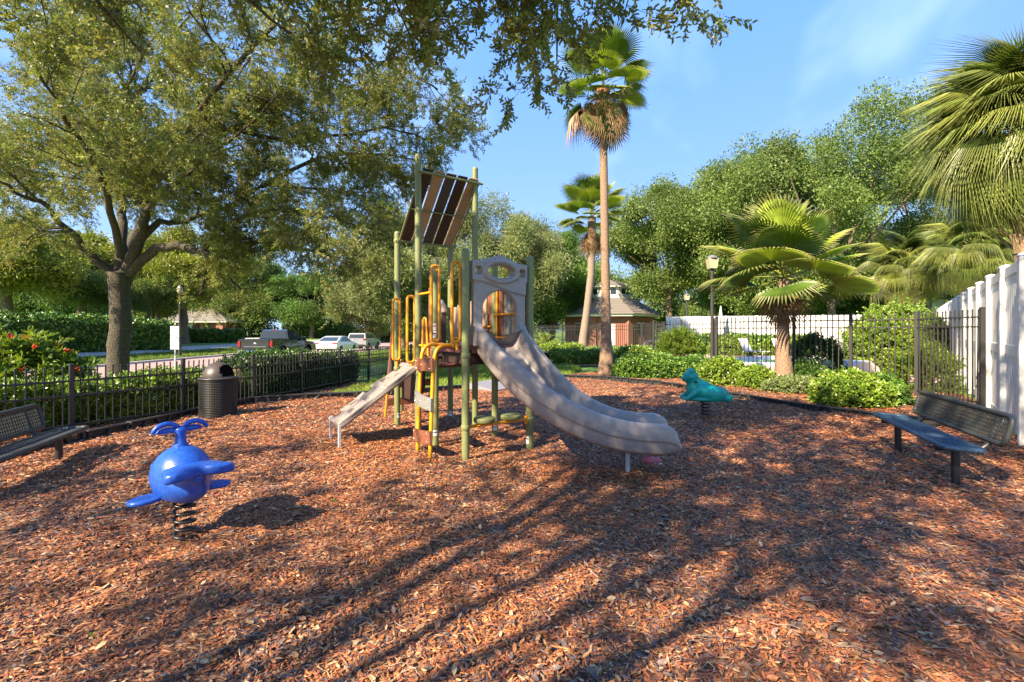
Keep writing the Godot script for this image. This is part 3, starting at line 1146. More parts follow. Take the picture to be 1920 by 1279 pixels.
func play_structure() -> void:
	var root := thing("play_structure", "green posted climbing tower with grey slide, orange rails and slanted plank roof", "playground tower", P(-0.526, 0, 5.196), deg_to_rad(34.0))
	# posts
	var spots := [[0.0, 0.0, 2.36], [0.9, 0.0, 2.36], [0.0, 0.82, 2.36], [0.9, 0.82, 2.36], [0.0, 1.38, 3.87], [0.9, 1.38, 3.87], [0.0, 2.2, 2.95], [0.9, 2.2, 2.95], [0.47, 3.30, 0.9]]
	for s: Array in spots:
		var mb := MB.new()
		var h: float = s[2]
		mb.lathe(PackedVector2Array([Vector2(0.045, -0.1), Vector2(0.045, h - 0.03), Vector2(0.0462, h - 0.028), Vector2(0.0462, h - 0.012), Vector2(0.040, h + 0.006), Vector2(0.025, h + 0.018), Vector2(0, h + 0.022)]), L(s[0], 0, s[1]), 20)
		part("post", mb, M.post, root)
	sticker(root, 0.9, 0.82, 0.07, 0.075, -0.5)
	sticker(root, 0.9, 0.0, 0.05, 0.10, -1.6)
	sticker(root, 0.0, 0.82, 0.11, 0.075, -0.4)
	sticker(root, 0.0, 0.82, 1.36, 0.085, -0.75)
	sticker(root, 0.0, 0.82, 1.455, 0.085, -0.75, 1.3, M.red_print)
	sticker(root, 0.0, 2.2, 0.12, 0.075, 0.3)
	sticker(root, 0.9, 2.2, 0.06, 0.075, -0.5)

	# decks, step and skirts
	var deck := MB.new()
	deck.box(L(0.45, 1.255, 0.41), Vector3(0.86, 0.05, 0.80), Basis.IDENTITY, 0.008)
	deck.box(L(0.012, 1.235, 0.41), Vector3(0.022, 0.09, 0.66), Basis.IDENTITY, 0.006)
	deck.box(L(0.45, 1.235, 0.012), Vector3(0.74, 0.09, 0.022), Basis.IDENTITY, 0.006)
	part("deck", deck, M.deck, root)
	var low := MB.new()
	low.box(L(0.45, 0.945, 1.79), Vector3(0.86, 0.05, 0.80), Basis.IDENTITY, 0.008)
	low.box(L(0.012, 0.925, 1.79), Vector3(0.022, 0.09, 0.66), Basis.IDENTITY, 0.006)
	part("deck", low, M.deck, root)
	var stepm := MB.new()
	stepm.box(L(0.45, 1.10, 1.10), Vector3(0.80, 0.045, 0.5), Basis.IDENTITY, 0.008)
	part("step", stepm, M.deck, root)
	var sk := MB.new()
	sk.box(L(0.45, 1.14, 0.42), Vector3(0.76, 0.18, 0.68), Basis.IDENTITY, 0.01)
	part("skirt", sk, M.dark_plank, root)
	var sk2 := MB.new()
	sk2.prism(PackedVector2Array([Vector2(-0.40, 0.42), Vector2(0.24, 0.42), Vector2(0.40, 0.66), Vector2(0.40, 0.91), Vector2(-0.40, 0.91)]), L(0.12, 0, 1.86), Basis(Vector3(0, 0, 1), Vector3.UP, Vector3(-1, 0, 0)), 0.02)
	part("skirt", sk2, M.dark_plank, root)

	# slide with its foot
	var slide := part("slide", slide_mesh(), M.taupe, root)
	var boss := MB.new()
	boss.lathe(PackedVector2Array([Vector2(0.20, 0.30), Vector2(0.17, 0.255), Vector2(0.10, 0.225), Vector2(0.035, 0.215), Vector2(0, 0.215)]), Vector3(1.12, 0, 1.39), 18)
	part("boss", boss, M.taupe, slide)
	var leg := MB.new()
	leg.bar(Vector3(1.12, 0.25, 1.39), Vector3(1.12, -0.08, 1.39), 0.024, 12)
	part("leg", leg, M.galv, slide)

	# moulded archway at the head of the slide
	var hood := MB.new()
	var sd := func(p: Vector3) -> float:
		var x := p.x
		var y := p.y
		var z := p.z
		var top := 2.255 + 0.085 * exp(-pow((x - 0.45) / 0.17, 2.0) * 1.1)
		var q := Vector2(absf(x - 0.45) - 0.385, maxf(y - top, 1.27 - y))
		if y < 2.02:
			q.x += 0.02
		var d := maxf(q.x, q.y)
		# walk-through arch
		var ax := absf(x - 0.45)
		var arch := ax - 0.245 if y < 1.66 else Vector2(ax, (y - 1.66) * 0.95).length() - 0.245
		d = maxf(d, -arch)
		var eye := (Vector2((x - 0.45) / 0.185, (y - 2.145) / 0.075).length() - 1.0) * 0.09
		d = maxf(d, -eye)
		d = maxf(d, -maxf(absf(x - 0.145) - 0.042, absf(y - 2.14) - 0.042))
		d = maxf(d, -maxf(absf(x - 0.755) - 0.042, absf(y - 2.14) - 0.042))
		var wave := 2.005 - 0.30 * (x - 0.1) + 0.16 * sin((x - 0.1) * 4.2)
		wave = lerpf(2.02, 1.88, smoothstep(0.1, 0.8, x))
		var thick := 0.05 if y > wave else 0.033
		var ring := absf(Vector2((x - 0.45) / 0.255, (y - 2.145) / 0.135).length() - 0.88) - 0.16
		thick += 0.022 * smoothstep(0.1, -0.1, ring)
		if y < 1.52:
			thick += 0.05 * smoothstep(1.54, 1.44, y)
		var e := Vector2(d + 0.014, absf(z) - thick + 0.014)
		return minf(maxf(e.x, e.y), 0.0) + Vector2(maxf(e.x, 0.0), maxf(e.y, 0.0)).length() - 0.014
	hood.nets(Vector3(0.03, 1.22, -0.13), Vector3(0.87, 2.39, 0.13), 0.0125, sd)
	part("archway", hood, M.taupe, root, Vector3(0, 0, 0.0))

	# lean-to roof of planks between the tall and the short posts
	var e_hi := 3.64
	var e_lo := 2.82
	var roof := Node3D.new()
	roof.name = "roof"
	root.add_child(roof)
	var hi_rail := MB.new()
	hi_rail.bar(L(-0.02, e_hi, 1.33), L(1.0, e_hi, 1.33), 0.02, 10)
	part("rail", hi_rail, M.post, roof)
	var lo_rail := MB.new()
	lo_rail.bar(L(-0.04, e_lo, 2.17), L(0.98, e_lo, 2.17), 0.02, 10)
	part("rail", lo_rail, M.post, roof)
	var mid_rail := MB.new()
	mid_rail.bar(L(0.0, (e_hi + e_lo) * 0.5 - 0.01, 1.75), L(0.96, (e_hi + e_lo) * 0.5 - 0.01, 1.75), 0.013, 8)
	part("rail", mid_rail, M.post, roof)
	for a: float in [0.02, 0.94]:
		var sr := MB.new()
		sr.bar(L(a, e_hi, 1.33), L(a, e_lo, 2.17), 0.013, 8)
		part("rail", sr, M.post, roof)
	var slope := atan2(e_hi - e_lo, 2.17 - 1.33)
	var len_r := Vector2(e_hi - e_lo, 0.84).length() + 0.06
	var tones := ["dark_plank", "tan_plank", "charcoal_plank", "dark_plank", "tan_plank"]
	for k in 5:
		var mb := MB.new()
		var a := 0.12 + 0.181 * k
		mb.box(Vector3.ZERO, Vector3(0.160, 0.022, len_r), Basis.IDENTITY, 0.006)
		var o := part("plank", mb, M[tones[k]], roof, L(a, (e_hi + e_lo) * 0.5 + 0.028, 1.75))
		o.rotation.x = -slope

	# orange loop handholds, two at each entry
	for s: Array in [[0.12, 1.29, 2.24], [0.69, 1.29, 2.26], [1.50, 0.98, 1.93], [2.08, 0.98, 1.93]]:
		var b: float = s[0]
		var mb := pipe(filleted([L(-0.11, s[1] + 0.03, b), L(-0.11, s[2], b), L(-0.005, s[2], b), L(-0.005, s[1] + 0.03, b)], 0.05, 5, true), 0.0195, 10, true)
		mb.bar(L(-0.055, s[1] + 0.04, b), L(-0.045, s[1] - 0.06, b), 0.0165, 10)
		part("handhold", mb, M.orange, root)
		# short arm that clamps the loop to its post
		var near := 0.0
		for pb: float in [0.0, 0.82, 1.38, 2.2]:
			if absf(pb - b) < absf(near - b):
				near = pb
		var arm := MB.new()
		arm.bar(L(-0.005, s[2] - 0.05, b), L(0, s[2] - 0.03, near), 0.014, 8)
		part("clamp_arm", arm, M.orange, root)

	# arched ladder with bowed rungs
	var ladder := Node3D.new()
	ladder.name = "ladder"
	root.add_child(ladder)
	for b: float in [0.27, 0.64]:
		part("rail", pipe(filleted([L(0.03, 1.275, b), L(-0.24, 1.285, b), L(-0.275, 1.0, b), L(-0.318, -0.08, b)], 0.17, 8), 0.0225, 10), M.orange, ladder)
	var collar := MB.new()
	collar.bar(L(-0.02, 1.272, 0.22), L(-0.02, 1.272, 0.70), 0.02, 10)
	part("rail", collar, M.orange, ladder)
	var rung_set := [[1.05, -0.05, "brown_plank"], [0.63, 0.09, "grey_plank"], [0.215, -0.10, "brown_plank"]]
	for r: Array in rung_set:
		var mb := MB.new()
		var rows := []
		var h := 0.072
		var w := 0.245
		for side: int in [0, 1]:
			for k in 2:
				var row := PackedVector3Array()
				for j in 9:
					var t := j / 8.0 * 2.0 - 1.0
					var bow := 0.03 * (1.0 - t * t)
					row.append(Vector3(-bow - (0.028 if (side == 0) else 0.0), h * (1 if (k == 0) == (side == 0) else -1), -t * w))
				rows.append(row)
		var rr := []
		for k in 4:
			rr.append(rows[k])
		for k in 4:
			mb.grid([rr[k], rr[(k + 1) % 4]])
		for j: int in [0, 8]:
			mb.quad(rr[0][j], rr[1][j], rr[2][j], rr[3][j])
		var ra: float = -0.275 - (1.0 - minf(r[0], 1.0)) * 0.04
		var o := part("rung", mb, M[r[2]], ladder, L(ra - 0.012, r[0], 0.455))
		o.rotation.x = r[1]
		for bp: Vector2 in [Vector2(-0.19, 0.045), Vector2(-0.19, -0.045), Vector2(0.0, 0.0), Vector2(0.19, 0.045), Vector2(0.19, -0.045)]:
			var t: float = bp.x / w
			var bm := MB.new()
			bm.lathe(PackedVector2Array([Vector2(0, 0.007), Vector2(0.006, 0.006), Vector2(0.009, 0.0)]), Vector3(-0.03 * (1.0 - t * t) - 0.028, bp.y, -bp.x), 8, Basis(Vector3.BACK, PI / 2))
			mb = bm
			part("bolt", bm, M.bolt, ladder, o.position).rotation.x = r[1]

	# moulded climbing ramp with hand pockets
	var ramp_len := 1.27
	var rs := func(p: Vector3) -> float:
		var q := Vector3(absf(p.x) - ramp_len * 0.5, absf(p.y) - 0.05, absf(p.z) - 0.26)
		var d := Vector3(maxf(q.x + 0.025, 0), maxf(q.y + 0.025, 0), maxf(q.z + 0.025, 0)).length() + minf(maxf(q.x, maxf(q.y, q.z)) + 0.025, 0.0) - 0.025
		if p.y > -0.02:
			d += 0.011 * sin(p.x * 9.0 + 2.2 * sin(p.z * 9.0)) * smoothstep(-0.02, 0.03, p.y) + 0.008
			for k in 5:
				var cx := -0.50 + 0.25 * k
				var cz := 0.16 if k % 2 == 0 else 0.12
				var pq := Vector3(absf(p.x - cx) - 0.055, 0, absf(p.z + cz) - 0.10)
				d = maxf(d, -maxf(maxf(pq.x, pq.z), -0.012 - p.y))
				pq = Vector3(absf(p.x - cx - 0.12) - 0.035, 0, absf(p.z - cz) - 0.075)
				d = maxf(d, -maxf(maxf(pq.x, pq.z), 0.012 - p.y))
		else:
			d += 0.012 * smoothstep(-0.01, -0.03, p.y) * (0.5 + 0.5 * cos(p.z * 40.0))
		return d
	var rm := MB.new()
	rm.nets(Vector3(-0.68, -0.09, -0.30), Vector3(0.68, 0.10, 0.30), 0.014, rs)
	var climb := part("climbing_ramp", rm, M.taupe_worn, root, L(-0.545, 0.60, 1.60))
	climb.rotation.z = atan2(0.955 - 0.25, 1.03)
	for b: float in [1.36, 1.84]:
		var lm := MB.new()
		lm.box(L(-1.05, 0.10, b), Vector3(0.035, 0.33, 0.035), Basis.IDENTITY, 0.004)
		part("leg", lm, M.galv, root)
	var lip := MB.new()
	lip.box(L(-0.01, 0.945, 1.62), Vector3(0.05, 0.05, 0.60), Basis.IDENTITY, 0.008)
	part("lip", lip, M.brown_plank, root)

	# seat discs on an orange beam across the front
	var beam := MB.new()
	beam.bar(L(0.04, 0.355, 0), L(0.86, 0.355, 0), 0.019, 10)
	beam.box(L(0.845, 0.345, 0.0), Vector3(0.03, 0.10, 0.05), Basis.IDENTITY, 0.004)
	part("beam", beam, M.orange, root)
	for a: float in [0.26, 0.63]:
		var mb := MB.new()
		mb.lathe(PackedVector2Array([Vector2(0, 0.378), Vector2(0.11, 0.378), Vector2(0.128, 0.39), Vector2(0.130, 0.425), Vector2(0.12, 0.437), Vector2(0.05, 0.441), Vector2(0, 0.442)]), L(a, 0, 0.02), 24)
		part("seat_disc", mb, M.post, root)

	# plank barrier on the side of the upper deck
	for side: Array in [[0.9, 0.06, 0.76, 1.36, 2.05, ["brown_plank", "tan_plank", "grey_plank", "brown_plank"]], [0.9, 0.88, 1.32, 1.2, 2.05, ["brown_plank", "tan_plank", "brown_plank"]], [0.9, 1.44, 2.14, 1.02, 1.85, ["tan_plank", "brown_plank", "grey_plank", "tan_plank"]]]:
		var b0: float = side[1]
		var b1: float = side[2]
		var bar := Node3D.new()
		bar.name = "barrier"
		root.add_child(bar, true)
		for y: float in [side[3], side[3] + 0.31]:
			var mb := MB.new()
			mb.bar(L(side[0] - 0.03, y, b0 - 0.03), L(side[0] - 0.03, y, b1 + 0.03), 0.016, 10)
			part("rail", mb, M.orange, bar)
		var up := MB.new()
		up.bar(L(side[0] - 0.03, side[3] - 0.06, b1 - 0.04), L(side[0] - 0.03, side[4], b1 - 0.04), 0.016, 10)
		part("rail", up, M.orange, bar)
		var tn: Array = side[5]
		for k in tn.size():
			var mb := MB.new()
			var w := (b1 - b0) / tn.size()
			var hh: float = side[4] - side[3] + R(-0.03, 0.05)
			mb.box(L(side[0] + 0.004, side[3] + hh * 0.5 - 0.03, b0 + w * (k + 0.5)), Vector3(0.025, hh + 0.06, w - 0.035), Basis.IDENTITY, 0.008)
			part("plank", mb, M[tn[k]], bar)
	var cb := Node3D.new()
	cb.name = "barrier"
	root.add_child(cb, true)
	for k: Array in [[0.99, "brown_plank", 2.02], [1.22, "brown_plank", 1.60]]:
		var mb := MB.new()
		mb.box(L(0.02, (1.12 + k[2]) * 0.5, k[0]), Vector3(0.025, k[2] - 1.12, 0.13), Basis.IDENTITY, 0.008)
		part("plank", mb, M[k[1]], cb)
	for y: float in [1.25, 1.95]:
		var mb := MB.new()
		mb.bar(L(0, y, 0.83), L(0, y, 1.37), 0.015, 10)
		part("rail", mb, M.orange, cb)
	part("rail", pipe(filleted([L(-0.02, 1.12, 1.0), L(-0.02, 1.62, 1.06), L(-0.02, 1.62, 1.15), L(-0.02, 1.12, 1.2)], 0.05, 4), 0.014, 8), M.orange, cb)

	# grey play drum and viewer
	var drum := MB.new()
	var db := Basis(Vector3.BACK, -0.9)
	drum.lathe(PackedVector2Array([Vector2(0, 0.14), Vector2(0.085, 0.14), Vector2(0.115, 0.135), Vector2(0.118, 0.12), Vector2(0.104, 0.115), Vector2(0.10, 0.0), Vector2(0.092, -0.08), Vector2(0.05, -0.09), Vector2(0, -0.09)]), L(1.0, 0.88, 0.62), 22, db)
	part("play_drum", drum, M.dome, root)
	var viewer := MB.new()
	viewer.tube(smooth_path([L(0.62, 1.92, 2.18), L(0.68, 1.90, 2.16), L(0.74, 1.84, 2.14), L(0.76, 1.75, 2.14)], 5), PackedFloat32Array([0.05, 0.055, 0.058, 0.06, 0.06, 0.06, 0.06, 0.06, 0.055, 0.05, 0.05, 0.045, 0.045, 0.045, 0.045, 0.045]), 12)
	part("viewer", viewer, M.taupe, root)
	var vp := MB.new()
	vp.box(L(0.76, 1.38, 2.17), Vector3(0.10, 0.82, 0.03), Basis.IDENTITY, 0.01)
	part("plank", vp, M.charcoal_plank, root)
	var tray := MB.new()
	tray.prism(PackedVector2Array([Vector2(0.0, 1.22), Vector2(0.30, 1.20), Vector2(0.62, 0.62), Vector2(0.55, 0.58), Vector2(0.22, 0.98), Vector2(0.0, 0.98)]), L(0.93, 0, 0.62), Basis.IDENTITY, 0.20)
	part("side_climber", tray, M.taupe, root)

	# climber off the back of the lower deck
	for a: float in [0.089, 0.877]:
		part("rear_rail", pipe(filleted([L(a, 0.97, 2.22), L(a, 1.05, 2.75), L(a, -0.08, 3.04)], 0.2, 6), 0.019, 10), M.orange, root)
		for k in 2:
			var mb := MB.new()
			mb.tube(smooth_path([L(a, 0.55, 2.86 - k * 0.07), L(a, 1.0, 2.72 - k * 0.07), L(a, 1.45, 2.62 - k * 0.07), L(a, 1.66 - 0.05 * k, 2.62 - k * 0.07)], 4), PackedFloat32Array([0.045]), 8)
			part("side_board", mb, M.brown_plank if k == 0 else M.charcoal_plank, root)
	for y: float in [0.25, 0.55, 0.82]:
		var mb := MB.new()
		mb.box(L(0.48, y, 2.98 - y * 0.2), Vector3(0.80, 0.12, 0.03), Basis.IDENTITY, 0.008)
		part("rear_rung", mb, M.brown_plank, root)
	bolts([L(-0.0, 1.24, 0.2), L(0.0, 1.24, 0.66)], Vector3(-1, 0, 0), root)
	bolts([Vector3(0.11, 1.62, 0.036), Vector3(0.79, 1.62, 0.036), Vector3(0.11, 1.84, 0.036), Vector3(0.79, 1.84, 0.036), Vector3(0.12, 1.36, 0.085), Vector3(0.78, 1.36, 0.085)], Vector3(0, 0, 1), root, 0.009)
	# clamp collars where decks and rails grip the posts
	var ring := MB.new()
	ring.lathe(PackedVector2Array([Vector2(0.0455, -0.028), Vector2(0.053, -0.026), Vector2(0.0545, 0.0), Vector2(0.053, 0.026), Vector2(0.0455, 0.028)]), Vector3.ZERO, 20)
	var rm2 := ring.mesh()
	for s: Array in [[0.0, 0.0, 1.17], [0.9, 0.0, 1.17], [0.0, 0.82, 1.17], [0.9, 0.82, 1.17], [0.0, 1.38, 0.87], [0.9, 1.38, 0.87], [0.0, 2.2, 0.87], [0.9, 2.2, 0.87], [0.0, 1.38, 3.64], [0.9, 1.38, 3.64], [0.0, 2.2, 2.82], [0.9, 2.2, 2.82], [0.9, 0.0, 0.355], [0.0, 0.0, 0.355]]:
		part("clamp", rm2, M.post, root, L(s[0], s[2], s[1]))


# ---------------------------------------------------------------- spring riders
func spring_mesh(h: float, r: float, turns: float, wire: float) -> MB:
	var path := PackedVector3Array()
	var n := int(turns * 18)
	for i in n + 1:
		var t := float(i) / n
		var a := TAU * turns * t
		path.append(Vector3(cos(a) * r, -0.04 + (h + 0.04) * t, sin(a) * r))
	return pipe(path, wire, 8)


func smin(a: float, b: float, k: float) -> float:
	var h := clampf(0.5 + 0.5 * (b - a) / k, 0.0, 1.0)
	return lerpf(b, a, h) - k * h * (1.0 - h)


func ell(p: Vector3, c: Vector3, r: Vector3) -> float:
	var q := (p - c) / r
	var k := q.length()
	return (k - 1.0) * minf(r.x, minf(r.y, r.z)) if k < 0.3 else k * (k - 1.0) / ((p - c) / (r * r)).length()


func cap_d(p: Vector3, a: Vector3, b: Vector3, r0: float, r1: float) -> float:
	var t := clampf((p - a).dot(b - a) / (b - a).length_squared(), 0.0, 1.0)
	return p.distance_to(a.lerp(b, t)) - lerpf(r0, r1, t)


func whale_rider() -> void:
	# local +x is the whale's nose
	var root := thing("spring_rider", "glossy blue whale spring rider on a black coil", "spring rider", P(-2.335, 0, 3.27), deg_to_rad(140.0))
	part("spring", spring_mesh(0.27, 0.062, 5.6, 0.011), M.spring, root)
	var plate := MB.new()
	plate.lathe(PackedVector2Array([Vector2(0, 0.275), Vector2(0.09, 0.275), Vector2(0.09, 0.262), Vector2(0, 0.262)]), Vector3.ZERO, 16)
	part("mount", plate, M.spring, root)
	var sd := func(p: Vector3) -> float:
		var q := Vector3(p.x, p.y, absf(p.z))
		var d := ell(q, Vector3(0.07, 0.415, 0), Vector3(0.225, 0.205, 0.185))
		d = smin(d, ell(q, Vector3(-0.06, 0.37, 0), Vector3(0.20, 0.115, 0.115)), 0.09)
		# flat belly
		d = maxf(d, 0.272 - p.y)
		# tail rising to the seat
		d = smin(d, cap_d(q, Vector3(-0.13, 0.37, 0), Vector3(-0.27, 0.47, 0), 0.085, 0.06), 0.06)
		# brow and mouth lines
		d += 0.006 * exp(-pow((p.y - 0.385 - 0.25 * (p.x - 0.2)) / 0.008, 2.0)) * smoothstep(0.05, 0.12, p.x)
		d = smin(d, ell(q, Vector3(0.225, 0.465, 0.125), Vector3(0.028, 0.03, 0.026)), 0.012)
		return d
	var body := MB.new()
	body.nets(Vector3(-0.36, 0.25, -0.22), Vector3(0.33, 0.66, 0.22), 0.0115, sd)
	part("body", body, M.blue, root)
	var flukes := func(p: Vector3) -> float:
		# seat: the broad tail, a rounded tablet that tips up behind
		var q := Vector3(p.x + 0.245, p.y - 0.505 + 0.10 * (p.x + 0.245) + 0.35 * p.z * p.z, p.z)
		var wide := 0.175 + 0.05 * smoothstep(0.02, -0.16, q.x)
		var notch := 0.05 * exp(-pow(p.z / 0.05, 2.0))
		var flat := Vector2(absf(q.x) - 0.155 + (notch if q.x < 0 else 0.0), absf(q.z) - wide)
		var d2 := Vector2(maxf(flat.x + 0.09, 0), maxf(flat.y + 0.09, 0)).length() - 0.09
		var e := Vector2(d2 + 0.022, absf(q.y) - 0.034 + 0.022)
		return minf(maxf(e.x, e.y), 0.0) + Vector2(maxf(e.x, 0), maxf(e.y, 0)).length() - 0.022
	var seat := MB.new()
	seat.nets(Vector3(-0.46, 0.41, -0.28), Vector3(-0.03, 0.60, 0.28), 0.0125, flukes)
	part("seat", seat, M.blue, root)
	var fins := func(p: Vector3) -> float:
		var z := absf(p.z)
		var q := Vector3(p.x - 0.06, p.y - 0.292 + (z - 0.1) * 0.04, z - 0.20)
		var d2 := Vector2(q.x / 0.085, q.z / 0.115).length() - 1.0
		var e := Vector2(d2 * 0.08 + 0.01, absf(q.y) - 0.016 + 0.01)
		return minf(maxf(e.x, e.y), 0.0) + Vector2(maxf(e.x, 0), maxf(e.y, 0)).length() - 0.01
	for s: float in [-1.0, 1.0]:
		var fin := MB.new()
		fin.nets(Vector3(-0.05, 0.22, minf(s * 0.06, s * 0.34)), Vector3(0.17, 0.34, maxf(s * 0.06, s * 0.34)), 0.011, fins)
		part("fin", fin, M.blue, root)
	var spout := MB.new()
	spout.lathe(PackedVector2Array([Vector2(0.052, 0.60), Vector2(0.05, 0.63), Vector2(0.036, 0.64), Vector2(0.034, 0.70), Vector2(0.048, 0.735), Vector2(0.03, 0.75), Vector2(0, 0.755)]), Vector3(0.09, 0, 0), 18)
	part("spout", spout, M.blue, root)
	# the jet curls over to each side as a handle, with a wing below it
	for s: float in [-1.0, 1.0]:
		var h := MB.new()
		h.tube(smooth_path([Vector3(0.09, 0.735, 0.0), Vector3(0.09, 0.775, s * 0.045), Vector3(0.09, 0.785, s * 0.09), Vector3(0.09, 0.765, s * 0.14), Vector3(0.09, 0.725, s * 0.168)], 6), PackedFloat32Array([0.016, 0.016, 0.016, 0.0165, 0.017, 0.017, 0.018, 0.018, 0.018, 0.018, 0.018, 0.018, 0.018, 0.018, 0.018, 0.018, 0.018, 0.018, 0.017, 0.016, 0.016, 0.015, 0.014, 0.012, 0.009]), 10)
		part("handle", h, M.blue, root)
		var w := MB.new()
		w.tube(smooth_path([Vector3(0.09, 0.73, s * 0.02), Vector3(0.10, 0.735, s * 0.07), Vector3(0.11, 0.73, s * 0.115), Vector3(0.12, 0.72, s * 0.14)], 5), PackedFloat32Array([0.02, 0.02, 0.02, 0.021, 0.022, 0.022, 0.022, 0.021, 0.02, 0.019, 0.018, 0.016, 0.014, 0.012, 0.01, 0.006]), 10)
		part("spray", w, M.blue, root)


func frog_rider() -> void:
	# local +x is the nose
	var root := thing("spring_rider", "teal green frog spring rider on a rusty coil near the shrubs", "spring rider", P(3.25, 0, 7.72), deg_to_rad(176.0))
	part("spring", spring_mesh(0.27, 0.066, 5.6, 0.0125), M.spring, root)
	var sd := func(p: Vector3) -> float:
		var q := Vector3(p.x, p.y, absf(p.z))
		var d := ell(q, Vector3(-0.05, 0.40, 0), Vector3(0.34, 0.135, 0.165))
		d = smin(d, ell(q, Vector3(0.10, 0.48, 0), Vector3(0.19, 0.15, 0.13)), 0.10)
		# chest and neck
		d = smin(d, cap_d(q, Vector3(0.16, 0.50, 0), Vector3(0.225, 0.64, 0), 0.115, 0.095), 0.07)
		# head, wide mouth and eye lumps
		d = smin(d, ell(q, Vector3(0.235, 0.68, 0), Vector3(0.125, 0.10, 0.12)), 0.04)
		d = smin(d, ell(q, Vector3(0.315, 0.635, 0), Vector3(0.075, 0.045, 0.075)), 0.03)
		d = smin(d, ell(q, Vector3(0.235, 0.765, 0.07), Vector3(0.048, 0.05, 0.042)), 0.02)
		d += 0.008 * exp(-pow((p.y - 0.625) / 0.008, 2.0)) * smoothstep(0.27, 0.32, p.x)
		# haunch and folded legs
		d = smin(d, ell(q, Vector3(-0.13, 0.385, 0.13), Vector3(0.17, 0.105, 0.06)), 0.025)
		d = smin(d, cap_d(q, Vector3(0.17, 0.44, 0.125), Vector3(0.34, 0.315, 0.14), 0.05, 0.034), 0.03)
		d = smin(d, cap_d(q, Vector3(-0.33, 0.315, 0.115), Vector3(-0.385, 0.345, 0.10), 0.052, 0.04), 0.03)
		d = smin(d, ell(q, Vector3(0.0, 0.30, 0), Vector3(0.40, 0.04, 0.16)), 0.04)
		return maxf(d, 0.262 - p.y)
	var body := MB.new()
	body.nets(Vector3(-0.48, 0.24, -0.24), Vector3(0.44, 0.82, 0.24), 0.0145, sd)
	part("body", body, M.teal, root)
	var bar := MB.new()
	bar.bar(Vector3(0.20, 0.60, -0.20), Vector3(0.20, 0.60, 0.20), 0.016, 10)
	part("handle", bar, M.spring, root)


# ---------------------------------------------------------------- benches and bins
# an expanded-metal slab: crossing strips with real gaps between them
func lattice(l: float, w: float, cell: float, strip: float, t: float) -> MB:
	var mb := MB.new()
	var r := 0.024
	mb.tube(filleted([Vector3(-l / 2, 0, -w / 2), Vector3(l / 2, 0, -w / 2), Vector3(l / 2, 0, w / 2), Vector3(-l / 2, 0, w / 2)], 0.07, 5, true), PackedFloat32Array([r]), 8, true, true)
	var nx := int((l - 2 * r) / cell)
	for i in range(1, nx):
		var x := -l / 2 + l * i / nx
		mb.box(Vector3(x, 0, 0), Vector3(strip if i % 12 else strip * 2.4, t, w - r), Basis.IDENTITY, 0.0015)
	var nz := int((w - 2 * r) / (cell * 0.8))
	for i in range(1, nz):
		var z := -w / 2 + w * i / nz
		mb.box(Vector3(0, 0.0005, z), Vector3(l - r, t * 0.8, strip), Basis.IDENTITY, 0.0015)
	return mb


func make_bench(label: String, at: Vector3, turn: float, seat_h: float, back_h: float, worn: bool) -> void:
	# local x along the bench, +z to the front
	var root := thing("park_bench", label, "bench", at, turn, "metal benches at the mulch edge")
	var seat := part("seat", lattice(1.83, 0.29, 0.036, 0.009, 0.012), M.bench_worn if worn else M.bench, root, Vector3(0, seat_h, 0))
	seat.rotation.x = -0.04
	var back := part("backrest", lattice(1.83, 0.26, 0.036, 0.009, 0.012), M.bench, root, Vector3(0, back_h - 0.13, -0.30))
	back.rotation.x = deg_to_rad(76.0)
	for s: float in [-0.68, 0.68]:
		var leg := MB.new()
		leg.bar(Vector3(s, -0.1, -0.03), Vector3(s, seat_h - 0.05, -0.03), 0.034, 14)
		part("leg", leg, M.black_metal, root)
		part("bracket", pipe(filleted([Vector3(s, seat_h - 0.045, 0.13), Vector3(s, seat_h - 0.045, -0.25), Vector3(s, back_h - 0.03, -0.345)], 0.12, 6), 0.026, 10), M.black_metal, root)


func benches() -> void:
	make_bench("dark metal bench with worn blue seat in front of the white fence", P(4.40, 0, 4.95), turn_to(Vector2(0.38, 0.925), Vector2.ZERO), 0.385, 0.70, true)
	make_bench("dark green metal bench cut by the photo's edge beside the picket fence", P(-4.83, 0, 4.53), turn_to(Vector2(0.35, -0.94), Vector2.ZERO), 0.305, 0.60, false)


